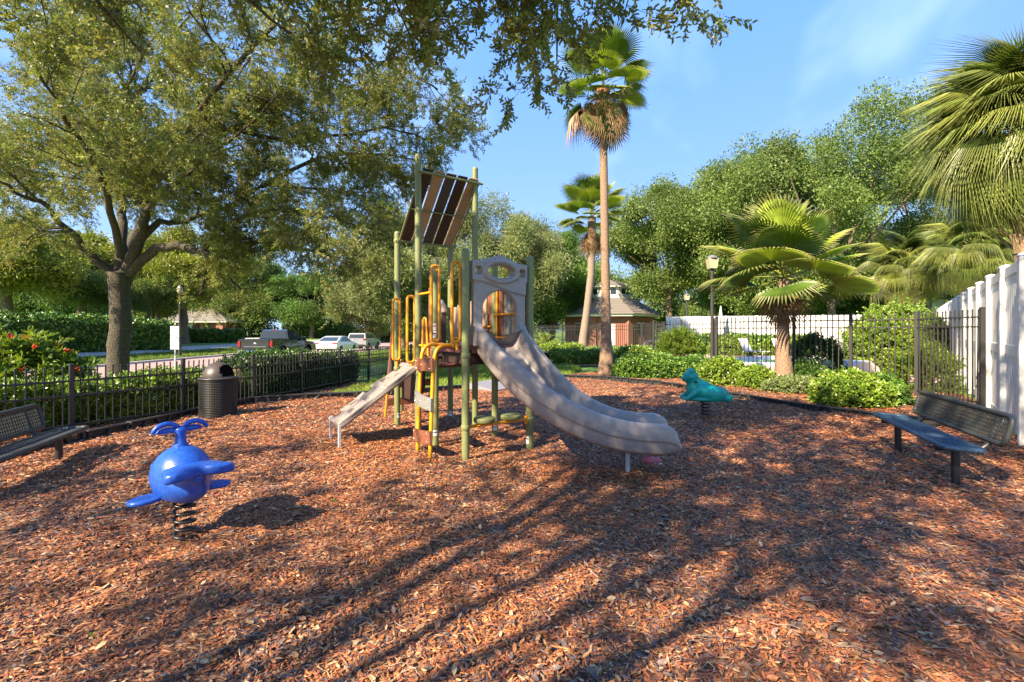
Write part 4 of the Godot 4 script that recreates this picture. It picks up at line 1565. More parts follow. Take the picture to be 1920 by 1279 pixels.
func make_bin(label: String, at: Vector3, turn: float) -> void:
	var root := thing("litter_bin", label, "trash can", at, turn, "domed trash cans")
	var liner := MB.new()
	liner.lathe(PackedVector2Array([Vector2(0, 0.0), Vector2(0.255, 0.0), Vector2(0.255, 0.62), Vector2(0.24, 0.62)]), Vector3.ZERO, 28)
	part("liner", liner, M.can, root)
	var mesh := MB.new()
	var rows := 22
	for k in rows + 1:
		var y := 0.01 + 0.62 * k / rows
		var ring := PackedVector3Array()
		for j in 40:
			var a := TAU * j / 40.0
			ring.append(Vector3(cos(a) * 0.281, y, sin(a) * 0.281))
		mesh.tube(ring, PackedFloat32Array([0.0055]), 4, false, true)
	for j in 56:
		var a := TAU * j / 56.0
		mesh.box(Vector3(cos(a) * 0.276, 0.32, sin(a) * 0.276), Vector3(0.006, 0.63, 0.011), Basis(Vector3.UP, -a), 0.001)
	part("mesh_wall", mesh, M.can, root)
	var rim := MB.new()
	rim.lathe(PackedVector2Array([Vector2(0.24, 0.625), Vector2(0.292, 0.622), Vector2(0.300, 0.637), Vector2(0.292, 0.655), Vector2(0.235, 0.664)]), Vector3.ZERO, 36)
	part("rim", rim, M.can, root)
	# dome with a mouth cut out of it
	var dome := MB.new()
	var inner := MB.new()
	for pass_i in 2:
		var r := 0.236 if pass_i == 0 else 0.226
		var mb := dome if pass_i == 0 else inner
		var n := 40
		var m := 18
		for i in n:
			for j in m:
				var mid := Vector2(TAU * (i + 0.5) / n, PI / 2 * (j + 0.5) / m)
				var dirm := Vector3(cos(mid.x) * cos(mid.y), sin(mid.y), sin(mid.x) * cos(mid.y))
				if dirm.x > 0.56 and dirm.y < 0.86 and dirm.y > 0.10 and absf(dirm.z) < 0.62:
					continue
				var q := []
				for c: Vector2 in [Vector2(i, j), Vector2(i + 1, j), Vector2(i + 1, j + 1), Vector2(i, j + 1)]:
					var a := TAU * c.x / n
					var b := PI / 2 * c.y / m
					q.append(Vector3(cos(a) * cos(b) * r, 0.66 + sin(b) * r * 1.08, sin(a) * cos(b) * r))
				var k := mb.v.size()
				var fl: bool = (q[3] - q[0]).cross(q[1] - q[0]).dot(dirm) < 0.0
				if fl == (pass_i == 0):
					mb.quad(q[0], q[3], q[2], q[1])
				else:
					mb.quad(q[0], q[1], q[2], q[3])
				for t in 4:
					mb.n[k + t] = (mb.v[k + t] - Vector3(0, 0.66, 0)).normalized() * (1.0 if pass_i == 0 else -1.0)
	part("dome_lid", dome, M.dome, root)
	part("lid_lining", inner, M.dome, root)


func litter_bins() -> void:
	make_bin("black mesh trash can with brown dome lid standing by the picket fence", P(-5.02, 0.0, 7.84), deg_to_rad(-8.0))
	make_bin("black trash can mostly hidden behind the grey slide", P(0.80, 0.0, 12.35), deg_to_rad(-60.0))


# ---------------------------------------------------------------- leaves and trees
var sprig := {}


func leaf(mb: MB, at: Vector3, along: Vector3, side: Vector3, l: float, w: float, fine: bool) -> void:
	var up := along.cross(side).normalized()
	var tip := at + along * l + up * (-0.12 * l)
	var m := at + along * (l * 0.5) + up * (0.04 * l)
	if fine:
		var a := at + along * (l * 0.3)
		var b := at + along * (l * 0.72)
		var l1 := a + side * (w * 0.42) + up * (w * 0.14)
		var r1 := a - side * (w * 0.42) + up * (w * 0.14)
		var l2 := b + side * (w * 0.46) + up * (w * 0.12)
		var r2 := b - side * (w * 0.46) + up * (w * 0.12)
		mb.tri(at, l1, m); mb.tri(l1, l2, m); mb.tri(l2, tip, m)
		mb.tri(at, m, r1); mb.tri(r1, m, r2); mb.tri(r2, m, tip)
	else:
		mb.tri(at, m + side * (w * 0.5), tip)
		mb.tri(at, tip, m - side * (w * 0.5))


func make_sprig(count: int, length: float, l: float, w: float, fine: bool, spread: float, sd: int, stem := true) -> ArrayMesh:
	var r := RandomNumberGenerator.new()
	r.seed = sd
	var mb := MB.new()
	for k in count:
		var t := (k + 0.6) / count
		var a := k * 2.4 + r.randf_range(-0.5, 0.5)
		var e := r.randf_range(0.15, 0.95) * spread
		var dir := Vector3(cos(a) * sin(e), cos(e), sin(a) * sin(e)).normalized()
		var side := dir.cross(Vector3(r.randf_range(-1, 1), r.randf_range(-1, 1), r.randf_range(-1, 1))).normalized()
		var s := r.randf_range(0.75, 1.15)
		var bright := r.randf_range(0.8, 1.15)
		mb.col = Color(bright, bright, bright)
		leaf(mb, Vector3(sin(t * 5.0) * 0.006, t * length, cos(t * 4.0) * 0.006), dir, side, l * s, w * s, fine)
	if stem:
		mb.col = Color(0.8, 0.55, 0.5)
		mb.tube(PackedVector3Array([Vector3(0, -0.02, 0), Vector3(0.004, length * 0.5, 0), Vector3(0, length, 0)]), PackedFloat32Array([0.0025, 0.002, 0.001]), 3, false)
	return mb.mesh()


# a loose ball of leaves for crowns that stand far off
func make_tuft(count: int, rad: float, l: float, w: float, sd: int) -> ArrayMesh:
	var r := RandomNumberGenerator.new()
	r.seed = sd
	var mb := MB.new()
	for k in count:
		var p := Vector3(r.randf_range(-1, 1), r.randf_range(-0.7, 0.7), r.randf_range(-1, 1)) * rad
		var dir := (p.normalized() + Vector3(r.randf_range(-1, 1), r.randf_range(-1, 0.8), r.randf_range(-1, 1))).normalized()
		var side := dir.cross(Vector3(r.randf_range(-1, 1), r.randf_range(-1, 1), r.randf_range(-1, 1))).normalized()
		var bright := r.randf_range(0.75, 1.2)
		mb.col = Color(bright, bright, bright)
		leaf(mb, p, dir, side, l * r.randf_range(0.7, 1.2), w * r.randf_range(0.8, 1.2), false)
	return mb.mesh()


func leaf_meshes() -> void:
	sprig.near = make_sprig(15, 0.20, 0.058, 0.024, true, 1.5, 1)
	sprig.oak = make_sprig(20, 0.30, 0.070, 0.030, false, 1.6, 2)
	sprig.hedge = make_sprig(14, 0.08, 0.040, 0.024, false, 1.7, 3)
	sprig.fine = make_sprig(18, 0.16, 0.045, 0.018, false, 1.5, 4)
	sprig.broad = make_sprig(10, 0.16, 0.13, 0.045, true, 1.6, 5)
	sprig.far = make_tuft(70, 0.42, 0.115, 0.055, 6)
	sprig.wispy = make_tuft(70, 0.45, 0.16, 0.034, 7)
	sprig.distant = make_tuft(60, 0.8, 0.26, 0.13, 8)


func W(px: float, py: float, d: float) -> Vector3:
	return Vector3((px - 960.0) / 860.0 * d, EYE - (py - 620.0) / 860.0 * d, -d)


func jitter(p: PackedVector3Array, amount: float) -> PackedVector3Array:
	var o := p.duplicate()
	for i in range(1, o.size()):
		o[i] += ball() * amount
	return o


# side branches off a limb: fills the wood mesh, and lists the ends where leaves sit
func ramify(mb: MB, path: PackedVector3Array, r0: float, r1: float, level: int, tips: Array, every: float, reach: float, rise := 0.15) -> void:
	var radii := PackedFloat32Array()
	for i in path.size():
		radii.append(lerpf(r0, r1, pow(float(i) / (path.size() - 1), 0.8)))
	mb.tube(path, radii, [9, 6, 4, 3][3 - level] if level >= 0 else 3, level == 3)
	var total := 0.0
	for i in path.size() - 1:
		total += path[i].distance_to(path[i + 1])
	if level == 0:
		for i in range(1, path.size()):
			tips.append([path[i], (path[i] - path[i - 1]).normalized()])
		return
	var many := maxi(2, int(total / every))
	for k in many:
		var t := lerpf(0.30 if level == 3 else 0.15, 1.0, (k + rng.randf() * 0.8) / many)
		var fi := t * (path.size() - 1)
		var i := mini(int(fi), path.size() - 2)
		var p := path[i].lerp(path[i + 1], fi - i)
		var dir := (path[i + 1] - path[i]).normalized()
		var off := ball()
		off = (off - dir * off.dot(dir)).normalized()
		var d := (dir * R(0.3, 0.9) + off * R(0.6, 1.1) + Vector3.UP * R(-0.15, 0.35) * rise / 0.15).normalized()
		var l := reach * R(0.6, 1.25) * (1.0 - 0.35 * t)
		var sub := PackedVector3Array([p])
		var n := 5 if level == 3 else 4
		var q := p
		for s in n:
			d = (d + ball() * 0.38 + Vector3.UP * (0.03 if s < 2 else -0.10)).normalized()
			q += d * (l / n)
			sub.append(q)
		var rr := maxf(lerpf(r0, r1, t) * 0.55, 0.004)
		ramify(mb, sub, rr, rr * 0.3, level - 1, tips, every * 0.55, reach * 0.48, rise)


func leaves_on(tips: Array, per: float, spread: float, size: float, tones: Array, keep: Variant = null) -> PackedFloat32Array:
	var buf := PackedFloat32Array()
	for t: Array in tips:
		var n := int(per) + (1 if rng.randf() < per - int(per) else 0)
		for k in n:
			var p: Vector3 = t[0] + ball() * spread
			if keep != null and not keep.call(p):
				continue
			var up: Vector3 = (t[1] + ball() * 1.1 + Vector3(0, -0.1, 0)).normalized()
			var b := Basis(Quaternion(Vector3.UP, up)) * Basis(Vector3.UP, R(0, TAU))
			var s := size * R(0.7, 1.25)
			var c: Color = tones[rng.randi() % tones.size()]
			put(buf, b.scaled(Vector3(s, s, s)), p, c * R(0.75, 1.25))
	return buf


func curved(a: Vector3, b: Vector3, lift: float, n := 7, wob := 0.25) -> PackedVector3Array:
	var out := PackedVector3Array()
	for i in n + 1:
		var t := float(i) / n
		var p := a.lerp(b, t) + Vector3.UP * (lift * sin(PI * t))
		if i > 0 and i < n:
			p += ball() * wob
		out.append(p)
	return smooth_path(Array(out), 2)


func near_oaks() -> void:
	var green := [Color(0.20, 0.25, 0.055), Color(0.25, 0.29, 0.07), Color(0.15, 0.20, 0.055), Color(0.30, 0.32, 0.085), Color(0.24, 0.23, 0.07)]
	# the big oak over the picket fence
	var root := thing("live_oak", "large spreading live oak with a mossy forked trunk behind the picket fence", "tree", P(-12.0, -0.4, 14.0))
	var wood := MB.new()
	var tips := []
	var D := 14.0
	var z := root.position
	var trunk := PackedVector3Array([W(222, 742, D), W(222, 700, D), W(223, 650, D), W(226, 600, D), W(224, 550, D), W(227, 512, D)])
	for i in trunk.size():
		trunk[i] -= z
	var tr := MB.new()
	var tp := smooth_path(Array(trunk), 16)
	var trr := PackedFloat32Array()
	for i in tp.size():
		var t := float(i) / (tp.size() - 1)
		trr.append(0.255 + 0.19 * exp(-t * 9.0) + 0.06 * smoothstep(0.8, 1.0, t))
	tr.tube(tp, trr, 56)
	for i in tr.v.size():
		var p := tr.v[i]
		tr.v[i] += tr.n[i] * (0.045 * noise.get_noise_3d(p.x * 6.0, p.y * 3.0, p.z * 6.0) + 0.035 * noise.get_noise_3d(p.x * 34.0, p.y * 13.0, p.z * 34.0))
	part("trunk", tr, M.bark, root)
	var limbs := [
		[[215, 515, 14.0], [185, 490, 13.8], [150, 455, 13.4], [120, 425, 13.0], [85, 385, 12.6], [45, 368, 12.2], [0, 340, 11.8], [-60, 300, 11.2]],
		[[225, 520, 14.0], [228, 470, 14.1], [228, 420, 14.3], [232, 360, 14.6], [232, 315, 14.8], [205, 285, 15.0], [180, 245, 15.2], [120, 190, 15.6], [50, 150, 16.0]],
		[[235, 515, 14.0], [255, 465, 13.8], [268, 420, 13.6], [272, 370, 13.4], [255, 315, 13.2], [240, 270, 13.0], [232, 220, 12.7], [245, 150, 12.2], [300, 60, 11.6]],
		[[270, 370, 13.4], [300, 320, 13.5], [340, 290, 13.4], [385, 265, 13.2], [430, 240, 13.0], [500, 205, 12.6], [600, 150, 12.2]],
		[[268, 400, 13.6], [300, 370, 13.0], [345, 330, 12.5], [380, 300, 12.0], [450, 250, 11.2], [520, 180, 10.4]],
		[[240, 515, 14.0], [280, 475, 13.9], [330, 462, 13.7], [370, 472, 13.5], [400, 482, 13.3], [440, 472, 13.1], [480, 455, 12.9], [540, 462, 12.6], [600, 470, 12.3], [660, 500, 12.0]],
		[[262, 450, 13.7], [300, 418, 13.9], [345, 415, 14.2], [385, 398, 14.5], [430, 385, 14.8], [490, 350, 15.0], [570, 355, 15.3], [660, 360, 15.6], [740, 370, 16.0]],
		[[380, 470, 13.5], [420, 425, 13.4], [480, 400, 13.2], [560, 395, 13.0], [640, 415, 12.8], [720, 440, 12.5]],
		[[232, 360, 14.6], [190, 340, 15.2], [140, 335, 16.0], [80, 330, 17.0], [20, 335, 18.0]],
		[[430, 240, 13.0], [520, 260, 13.2], [620, 255, 13.3], [720, 240, 13.4], [800, 260, 13.4]],
		[[226, 500, 14.0], [250, 440, 15.2], [290, 380, 16.8], [350, 320, 18.4], [430, 280, 20.0], [520, 250, 21.0]],
		[[226, 480, 14.0], [210, 400, 12.8], [180, 320, 11.4], [130, 230, 10.0], [60, 120, 8.8]],
		[[255, 380, 13.6], [330, 270, 12.0], [420, 150, 10.5], [520, 40, 9.4], [600, -60, 8.6]],
		[[232, 300, 14.0], [260, 180, 15.5], [330, 60, 17.0], [430, -40, 18.0]],
		[[240, 270, 13.0], [160, 130, 13.5], [80, 0, 14.0], [0, -120, 14.0]],
		[[500, 205, 12.6], [600, 120, 12.4], [690, 110, 12.2], [770, 140, 12.0], [820, 170, 11.9]],
		[[490, 350, 15.0], [590, 300, 14.5], [690, 290, 14.0], [790, 300, 13.6]],
	]
	for k in limbs.size():
		var pts := []
		for q: Array in limbs[k]:
			pts.append(W(q[0], q[1], q[2]) - z)
		var path := smooth_path(pts, 3)
		for i in range(3, path.size()):
			path[i] += ball() * 0.07
		var r0: float = [0.15, 0.18, 0.19, 0.11, 0.09, 0.17, 0.11, 0.09, 0.08, 0.07, 0.13, 0.12, 0.11, 0.12, 0.12, 0.07, 0.08][k]
		ramify(wood, path, r0, 0.02, 3, tips, 0.62, 2.2)
	part("branches", wood, M.bark, root)
	var buf := leaves_on(tips, 2.2, 0.22, 1.0, green)
	print("left oak tips ", tips.size(), " sprigs ", buf.size() / 16)
	scatter("crown", sprig.oak, M.leaf, buf, root)

	# the oak behind the camera whose boughs hang into the top of the view and shade the mulch
	var near := thing("live_oak", "live oak boughs with dark leaves hanging across the top of the sky", "tree", P(-6.3, 0, -3.4))
	wood = MB.new()
	tips = []
	z = near.position
	var tk := MB.new()
	tk.tube(smooth_path([Vector3(0, -0.15, 0), Vector3(0.02, 0.5, 0), Vector3(0.08, 1.6, 0.03), Vector3(0.1, 2.7, 0.0), Vector3(0.12, 3.4, 0)], 4), PackedFloat32Array([0.34, 0.28, 0.25, 0.23, 0.22, 0.21, 0.21, 0.20, 0.20, 0.19, 0.19, 0.18, 0.18, 0.18, 0.18, 0.17, 0.17]), 18)
	part("trunk", tk, M.bark, near)
	var fork := P(-6.2, 3.2, -3.4)
	var sparse := []
	var targets := [P(-1.0, 7.6, 1.5), P(1.8, 7.8, 0.2), P(-3.5, 8.6, 2.8), P(-5.5, 9.5, -1.5), P(-2.0, 8.8, -3.0), P(1.5, 7.4, -3.5), P(-0.8, 9.0, -1.0), P(-3.2, 7.2, 0.6)]
	for t: Vector3 in [P(-10.4, 7.0, -1.6), P(-9.2, 6.4, -4.2), P(-11.5, 7.4, 1.0)]:
		ramify(wood, curved(fork - z, t - z, R(0.3, 1.0), 6, 0.22), 0.05, 0.012, 3, sparse, 1.1, 2.2)
	for t: Vector3 in targets:
		var path := curved(fork - z, t - z, R(0.3, 1.0), 6, 0.22)
		ramify(wood, path, 0.055, 0.012, 3, tips, 0.8, 2.3)
	# boughs in view
	var over := [
		[[-6.2, 3.6, -3.0], [-4.2, 5.2, -0.6], [-2.4, 5.9, 1.6], [-1.4, 5.6, 3.0], [-1.25, 4.9, 3.9], [-0.95, 4.2, 4.3]],
		[[-2.4, 5.9, 1.6], [-0.9, 5.9, 2.6], [0.1, 5.5, 3.6], [0.4, 4.9, 4.3], [0.45, 4.15, 4.6]],
		[[-0.9, 5.9, 2.6], [0.4, 5.6, 3.4], [1.0, 4.95, 4.0], [1.5, 4.6, 4.35]],
		[[-2.4, 5.9, 1.6], [-1.1, 5.75, 3.0], [-0.4, 5.3, 3.9], [-0.15, 4.75, 4.4]],
		[[-4.2, 5.2, -0.6], [-3.6, 5.6, 1.8], [-3.1, 5.3, 3.4], [-2.6, 4.7, 4.4], [-2.1, 4.4, 4.8]],
		[[-3.6, 5.6, 1.8], [-4.2, 5.4, 3.2], [-4.3, 5.0, 4.4], [-4.2, 4.6, 5.2]],
	]
	var otips := []
	for o: Array in over:
		var pts := []
		for q: Array in o:
			pts.append(P(q[0], q[1], q[2]) - z)
		ramify(wood, smooth_path(pts, 3), 0.055, 0.008, 2, otips, 0.30, 0.95, 0.05)
	part("branches", wood, M.bark, near)
	var b2 := leaves_on(tips, 1.55, 0.32, 1.4, green)
	b2.append_array(leaves_on(sparse, 1.6, 0.30, 1.4, green))
	var zz := z
	b2.append_array(leaves_on(otips, 2.9, 0.10, 1.1, green, func(p: Vector3) -> bool:
		# the boughs end where their twigs end: nothing hangs below head clearance
		return (p + zz).y > 3.35))
	print("near oak tips ", tips.size(), " over ", otips.size(), " sprigs ", b2.size() / 16)
	scatter("crown", sprig.near, M.leaf, b2, near)


# a crown of many clumps on a forked trunk
func clump_tree(called: String, label: String, at: Vector3, crown: Vector3, rad: Vector3, clumps: int, per: int, size: float, tones: Array, kind: String, trunk_r: float, stems := 1, group := "", thin := 0.0) -> void:
	var root := thing(called, label, "tree", at, 0.0, group)
	var wood := MB.new()
	var c := crown - at
	var fork := Vector3(0, maxf(c.y - rad.y * 0.95, c.y * 0.25), 0)
	var tr := MB.new()
	for s in stems:
		var lean := Vector3(R(-1, 1), 0, R(-1, 1)) * (0.0 if stems == 1 else 0.9)
		var path := curved(Vector3(lean.x * 0.2, -0.3, lean.z * 0.2), fork + lean, 0.05, 5, 0.06 * trunk_r * 6.0)
		var rr := PackedFloat32Array()
		for i in path.size():
			rr.append(trunk_r * (1.0 + 0.5 * exp(-i * 0.8)) * lerpf(1.0, 0.75, float(i) / path.size()))
		tr.tube(path, rr, 10)
	part("trunk", tr, M.far_bark, root)
	var buf := PackedFloat32Array()
	for k in clumps:
		var dir := ball().normalized()
		var depth := lerpf(0.40, 1.08, sqrt(rng.randf()))
		var q := c + dir * rad * depth
		if q.y < fork.y * 0.9:
			q.y = lerpf(q.y, fork.y + 0.3 * rad.y, 0.8)
		var cr := rad.x * (R(0.10, 0.17) if k % 3 == 0 else R(0.16, 0.32))
		var gap := R(0.0, 0.45)
		if k < 26:
			var bp := curved(fork, q, R(0.0, 0.8), 4, 0.25)
			var brr := PackedFloat32Array()
			for i in bp.size():
				brr.append(lerpf(trunk_r * 0.42, 0.03, float(i) / (bp.size() - 1)))
			wood.tube(bp, brr, 5, false)
		var shade := R(0.8, 1.2)
		for j in per:
			var g := ball()
			g = g.normalized() * pow(g.length(), 0.6)
			var p := q + g * Vector3(cr, cr * 0.62, cr)
			if rng.randf() < thin + gap:
				continue
			var s := size * R(0.6, 1.2)
			var t: Color = tones[rng.randi() % tones.size()]
			put(buf, rand_basis().scaled(Vector3(s, s, s)), p, t * shade * R(0.85, 1.15))
	part("branches", wood, M.far_bark, root)
	scatter("crown", sprig[kind], M.leaf, buf, root)


func far_trees() -> void:
	var oak := [Color(0.144, 0.221, 0.042), Color(0.192, 0.278, 0.058), Color(0.106, 0.173, 0.038), Color(0.230, 0.307, 0.086)]
	var grey := [Color(0.218, 0.269, 0.101), Color(0.286, 0.336, 0.143), Color(0.168, 0.218, 0.084), Color(0.336, 0.370, 0.168)]
	var lime := [Color(0.238, 0.294, 0.028), Color(0.308, 0.350, 0.042), Color(0.182, 0.238, 0.028), Color(0.336, 0.322, 0.056)]
	var deep := [Color(0.078, 0.161, 0.035), Color(0.116, 0.220, 0.047), Color(0.155, 0.273, 0.051)]
	var fresh := [Color(0.120, 0.225, 0.030), Color(0.165, 0.285, 0.045), Color(0.090, 0.180, 0.027)]
	# [label, px, depth, trunk foot y, crown centre py, radius px, squash, tones, kind, clumps, per]
	var list := [
		["tall pale oak rising highest behind the short fan palm", 1560, 34.0, 395, 205, 0.82, oak, "far", 74, 46, 0.05],
		["broad oak standing between the lamp post and short fan palm", 1385, 38.0, 440, 135, 0.9, oak, "far", 56, 46, 0.0],
		["rounded oak directly right of the tall palm trunk", 1255, 42.0, 455, 110, 0.95, oak, "far", 50, 44, 0.0],
		["oak behind the drooping cabbage palm at the white fence", 1735, 40.0, 420, 150, 0.9, oak, "far", 50, 44, 0.12],
		["dark low tree filling the gap above the distant white fence", 1440, 46.0, 540, 110, 0.62, deep, "far", 40, 44, 0.0],
		["dark low tree under the tallest oak behind the round shrub", 1610, 44.0, 535, 110, 0.62, deep, "far", 40, 44, 0.0],
		["dark tree glimpsed over the white fence's far end", 1800, 44.0, 520, 90, 0.8, deep, "far", 34, 40, 0.15],
		["silvery green oak behind the tower's green posts", 925, 44.0, 490, 118, 0.95, grey, "wispy", 56, 46, 0.05],
		["bright green tree left of the brick pavilion", 1035, 50.0, 525, 88, 0.9, fresh, "far", 46, 44, 0.0],
		["weeping pale green tree beyond the tower's climbing ramp", 755, 40.0, 515, 92, 0.95, grey, "wispy", 50, 50, 0.0],
		["pale feathery tree by the silver car", 690, 50.0, 560, 60, 0.85, grey, "wispy", 36, 44, 0.0],
		["dark evergreen behind the black pickup's cab", 585, 66.0, 560, 62, 0.8, deep, "far", 36, 44, 0.0],
		["leafy oak over the small brick house", 455, 70.0, 545, 80, 0.7, oak, "far", 40, 44, 0.0],
		["yellow green oak whose bent trunk stands beside the street lamp", 345, 40.0, 505, 110, 0.62, lime, "far", 46, 42, 0.1],
		["dark oak behind the tall clipped hedge", 85, 44.0, 545, 92, 0.75, deep, "far", 44, 44, 0.0],
		["sunlit lime green tree low at the photo's left edge", 15, 30.0, 480, 100, 0.6, lime, "far", 44, 40, 0.1],
		["small lime green tree between the hedge and oak trunk", 155, 36.0, 500, 75, 0.6, lime, "far", 36, 40, 0.1],
	]
	for e: Array in list:
		var d: float = e[2]
		var c := W(e[1], e[3], d)
		var r: float = e[4] / 860.0 * d
		var gy := ground_h(c.x) + 0.05
		clump_tree("background_tree", e[0], Vector3(c.x, gy, c.z), c, Vector3(r, r * e[5], r * 0.8), e[8], e[9], 1.35 + d * 0.012, e[6], e[7], 0.26 + d * 0.002, 1, "trees round the playground", e[10])
	# multi-stemmed trees along the clipped hedge
	for e: Array in [["slender many stemmed crape myrtle left of the oak trunk", 172, 34.0], ["slender many stemmed crape myrtle right of the oak trunk", 262, 36.0], ["many stemmed crape myrtle close to the bent oak trunk", 295, 38.0]]:
		var c := W(e[1], 540, e[2])
		clump_tree("crape_myrtle", e[0], Vector3(c.x, ground_h(c.x) + 0.05, c.z), c, Vector3(2.3, 1.5, 2.2), 24, 40, 1.1, oak, "far", 0.05, 9, "crape myrtles by the hedge")
	# far-off wood that closes the horizon and reads as one mass
	var wood := MB.new()
	var buf := PackedFloat32Array()
	for k in 19:
		var d := 84.0 + 14.0 * sin(k * 2.3)
		var c := W(-200.0 + k * 128.0, 574 + 8.0 * sin(k * 1.7), d)
		var r := 8.5 + 1.5 * sin(k * 3.1)
		wood.bar(Vector3(c.x, ground_h(c.x) - 0.2, c.z), c, 0.45, 8, 0.25)
		for m in 36:
			var q := c + ball().normalized() * Vector3(r, r * 0.72, r * 0.7) * R(0.4, 1.05)
			for n in 22:
				var s := 1.6 * R(0.6, 1.2)
				put(buf, rand_basis().scaled(Vector3(s, s, s)), q + ball() * Vector3(2.0, 1.3, 2.0), oak[rng.randi() % 4] * R(0.75, 1.1))
	var belt := Node3D.new()
	belt.name = numbered("distant_woods")
	add_child(belt)
	tag(belt, "far belt of trees closing the horizon behind the lawns and houses", "woods", "", "stuff")
	part("trunks", wood, M.far_bark, belt)
	scatter("crowns", sprig.distant, M.leaf, buf, belt)


# ---------------------------------------------------------------- palms
func fan_blade(rad: float, segs: int, span: float, droop: float, split: float, petiole: float, leaf_c: Color, tip_c: Color, sd: int) -> ArrayMesh:
	var r := RandomNumberGenerator.new()
	r.seed = sd
	var mb := MB.new()
	var hub := Vector3(0, -droop * 0.1 * petiole, petiole)
	mb.col = leaf_c.lerp(Color(0.3, 0.28, 0.05), 0.5)
	mb.tube(PackedVector3Array([Vector3.ZERO, Vector3(0, 0.02, petiole * 0.5), hub]), PackedFloat32Array([0.022, 0.014, 0.010]), 4, false)
	var at := func(a: float, q: float, lift: float) -> Vector3:
		var f := 1.0 + 0.25 * cos(a)
		return hub + Vector3(sin(a) * q * rad * 0.92, lift - droop * pow(q, 2.2) * rad * 0.5 + 0.10 * rad * q * absf(sin(a)), cos(a) * q * rad * f * 0.8 + 0.06 * q * rad)
	for k in segs:
		var a0 := span * (float(k) / segs - 0.5)
		var a1 := span * (float(k + 1) / segs - 0.5)
		var am := (a0 + a1) * 0.5
		var reach := r.randf_range(0.88, 1.06)
		var fold := rad * 0.030
		mb.col = leaf_c * r.randf_range(0.85, 1.15)
		var p0: Vector3 = at.call(a0, split, -fold * 0.2)
		var p1: Vector3 = at.call(a1, split, -fold * 0.2)
		var pm: Vector3 = at.call(am, split, fold)
		mb.tri(hub, p0, pm)
		mb.tri(hub, pm, p1)
		# free part of the segment narrows to a hanging point
		var b0: Vector3 = at.call(lerpf(a0, am, 0.35), split + (1.0 - split) * 0.5, -fold * 0.2)
		var b1: Vector3 = at.call(lerpf(a1, am, 0.35), split + (1.0 - split) * 0.5, -fold * 0.2)
		var bm: Vector3 = at.call(am, split + (1.0 - split) * 0.5, fold * 0.6)
		mb.quad(p0, b0, bm, pm)
		mb.quad(pm, bm, b1, p1)
		var tip: Vector3 = at.call(am + r.randf_range(-0.02, 0.02), reach, 0.0) + Vector3(0, -droop * rad * r.randf_range(0.10, 0.28), 0)
		mb.col = tip_c * r.randf_range(0.8, 1.2)
		mb.tri(b0, tip, bm)
		mb.tri(bm, tip, b1)
	return mb.mesh()


func frond_at(root: Node3D, mesh: Mesh, m: Material, at: Vector3, yaw: float, pitch: float, s: float, called := "frond", roll := 0.0) -> void:
	var o := part(called, mesh, m, root, at)
	o.basis = (Basis(Vector3.UP, yaw) * Basis(Vector3.RIGHT, -pitch) * Basis(Vector3.BACK, roll)).scaled(Vector3(s, s, s))


func palm_trunk(root: Node3D, path: PackedVector3Array, radii: PackedFloat32Array, m: Material, ring := 0.010, sides := 16) -> void:
	var p := PackedVector3Array()
	var r := PackedFloat32Array()
	var per := 10
	for i in path.size() - 1:
		for k in per:
			var t := float(k) / per
			p.append(path[i].lerp(path[i + 1], t))
			r.append(lerpf(radii[i], radii[i + 1], t) + ring * (1.0 if k % 2 == 0 else -0.4) * R(0.3, 1.0))
	p.append(path[path.size() - 1])
	r.append(radii[radii.size() - 1])
	var mb := MB.new()
	mb.tube(p, r, sides)
	for i in mb.v.size():
		var q := mb.v[i]
		mb.v[i] += mb.n[i] * 0.02 * noise.get_noise_3d(q.x * 14.0, q.y * 5.0, q.z * 14.0)
	part("trunk", mb, m, root)


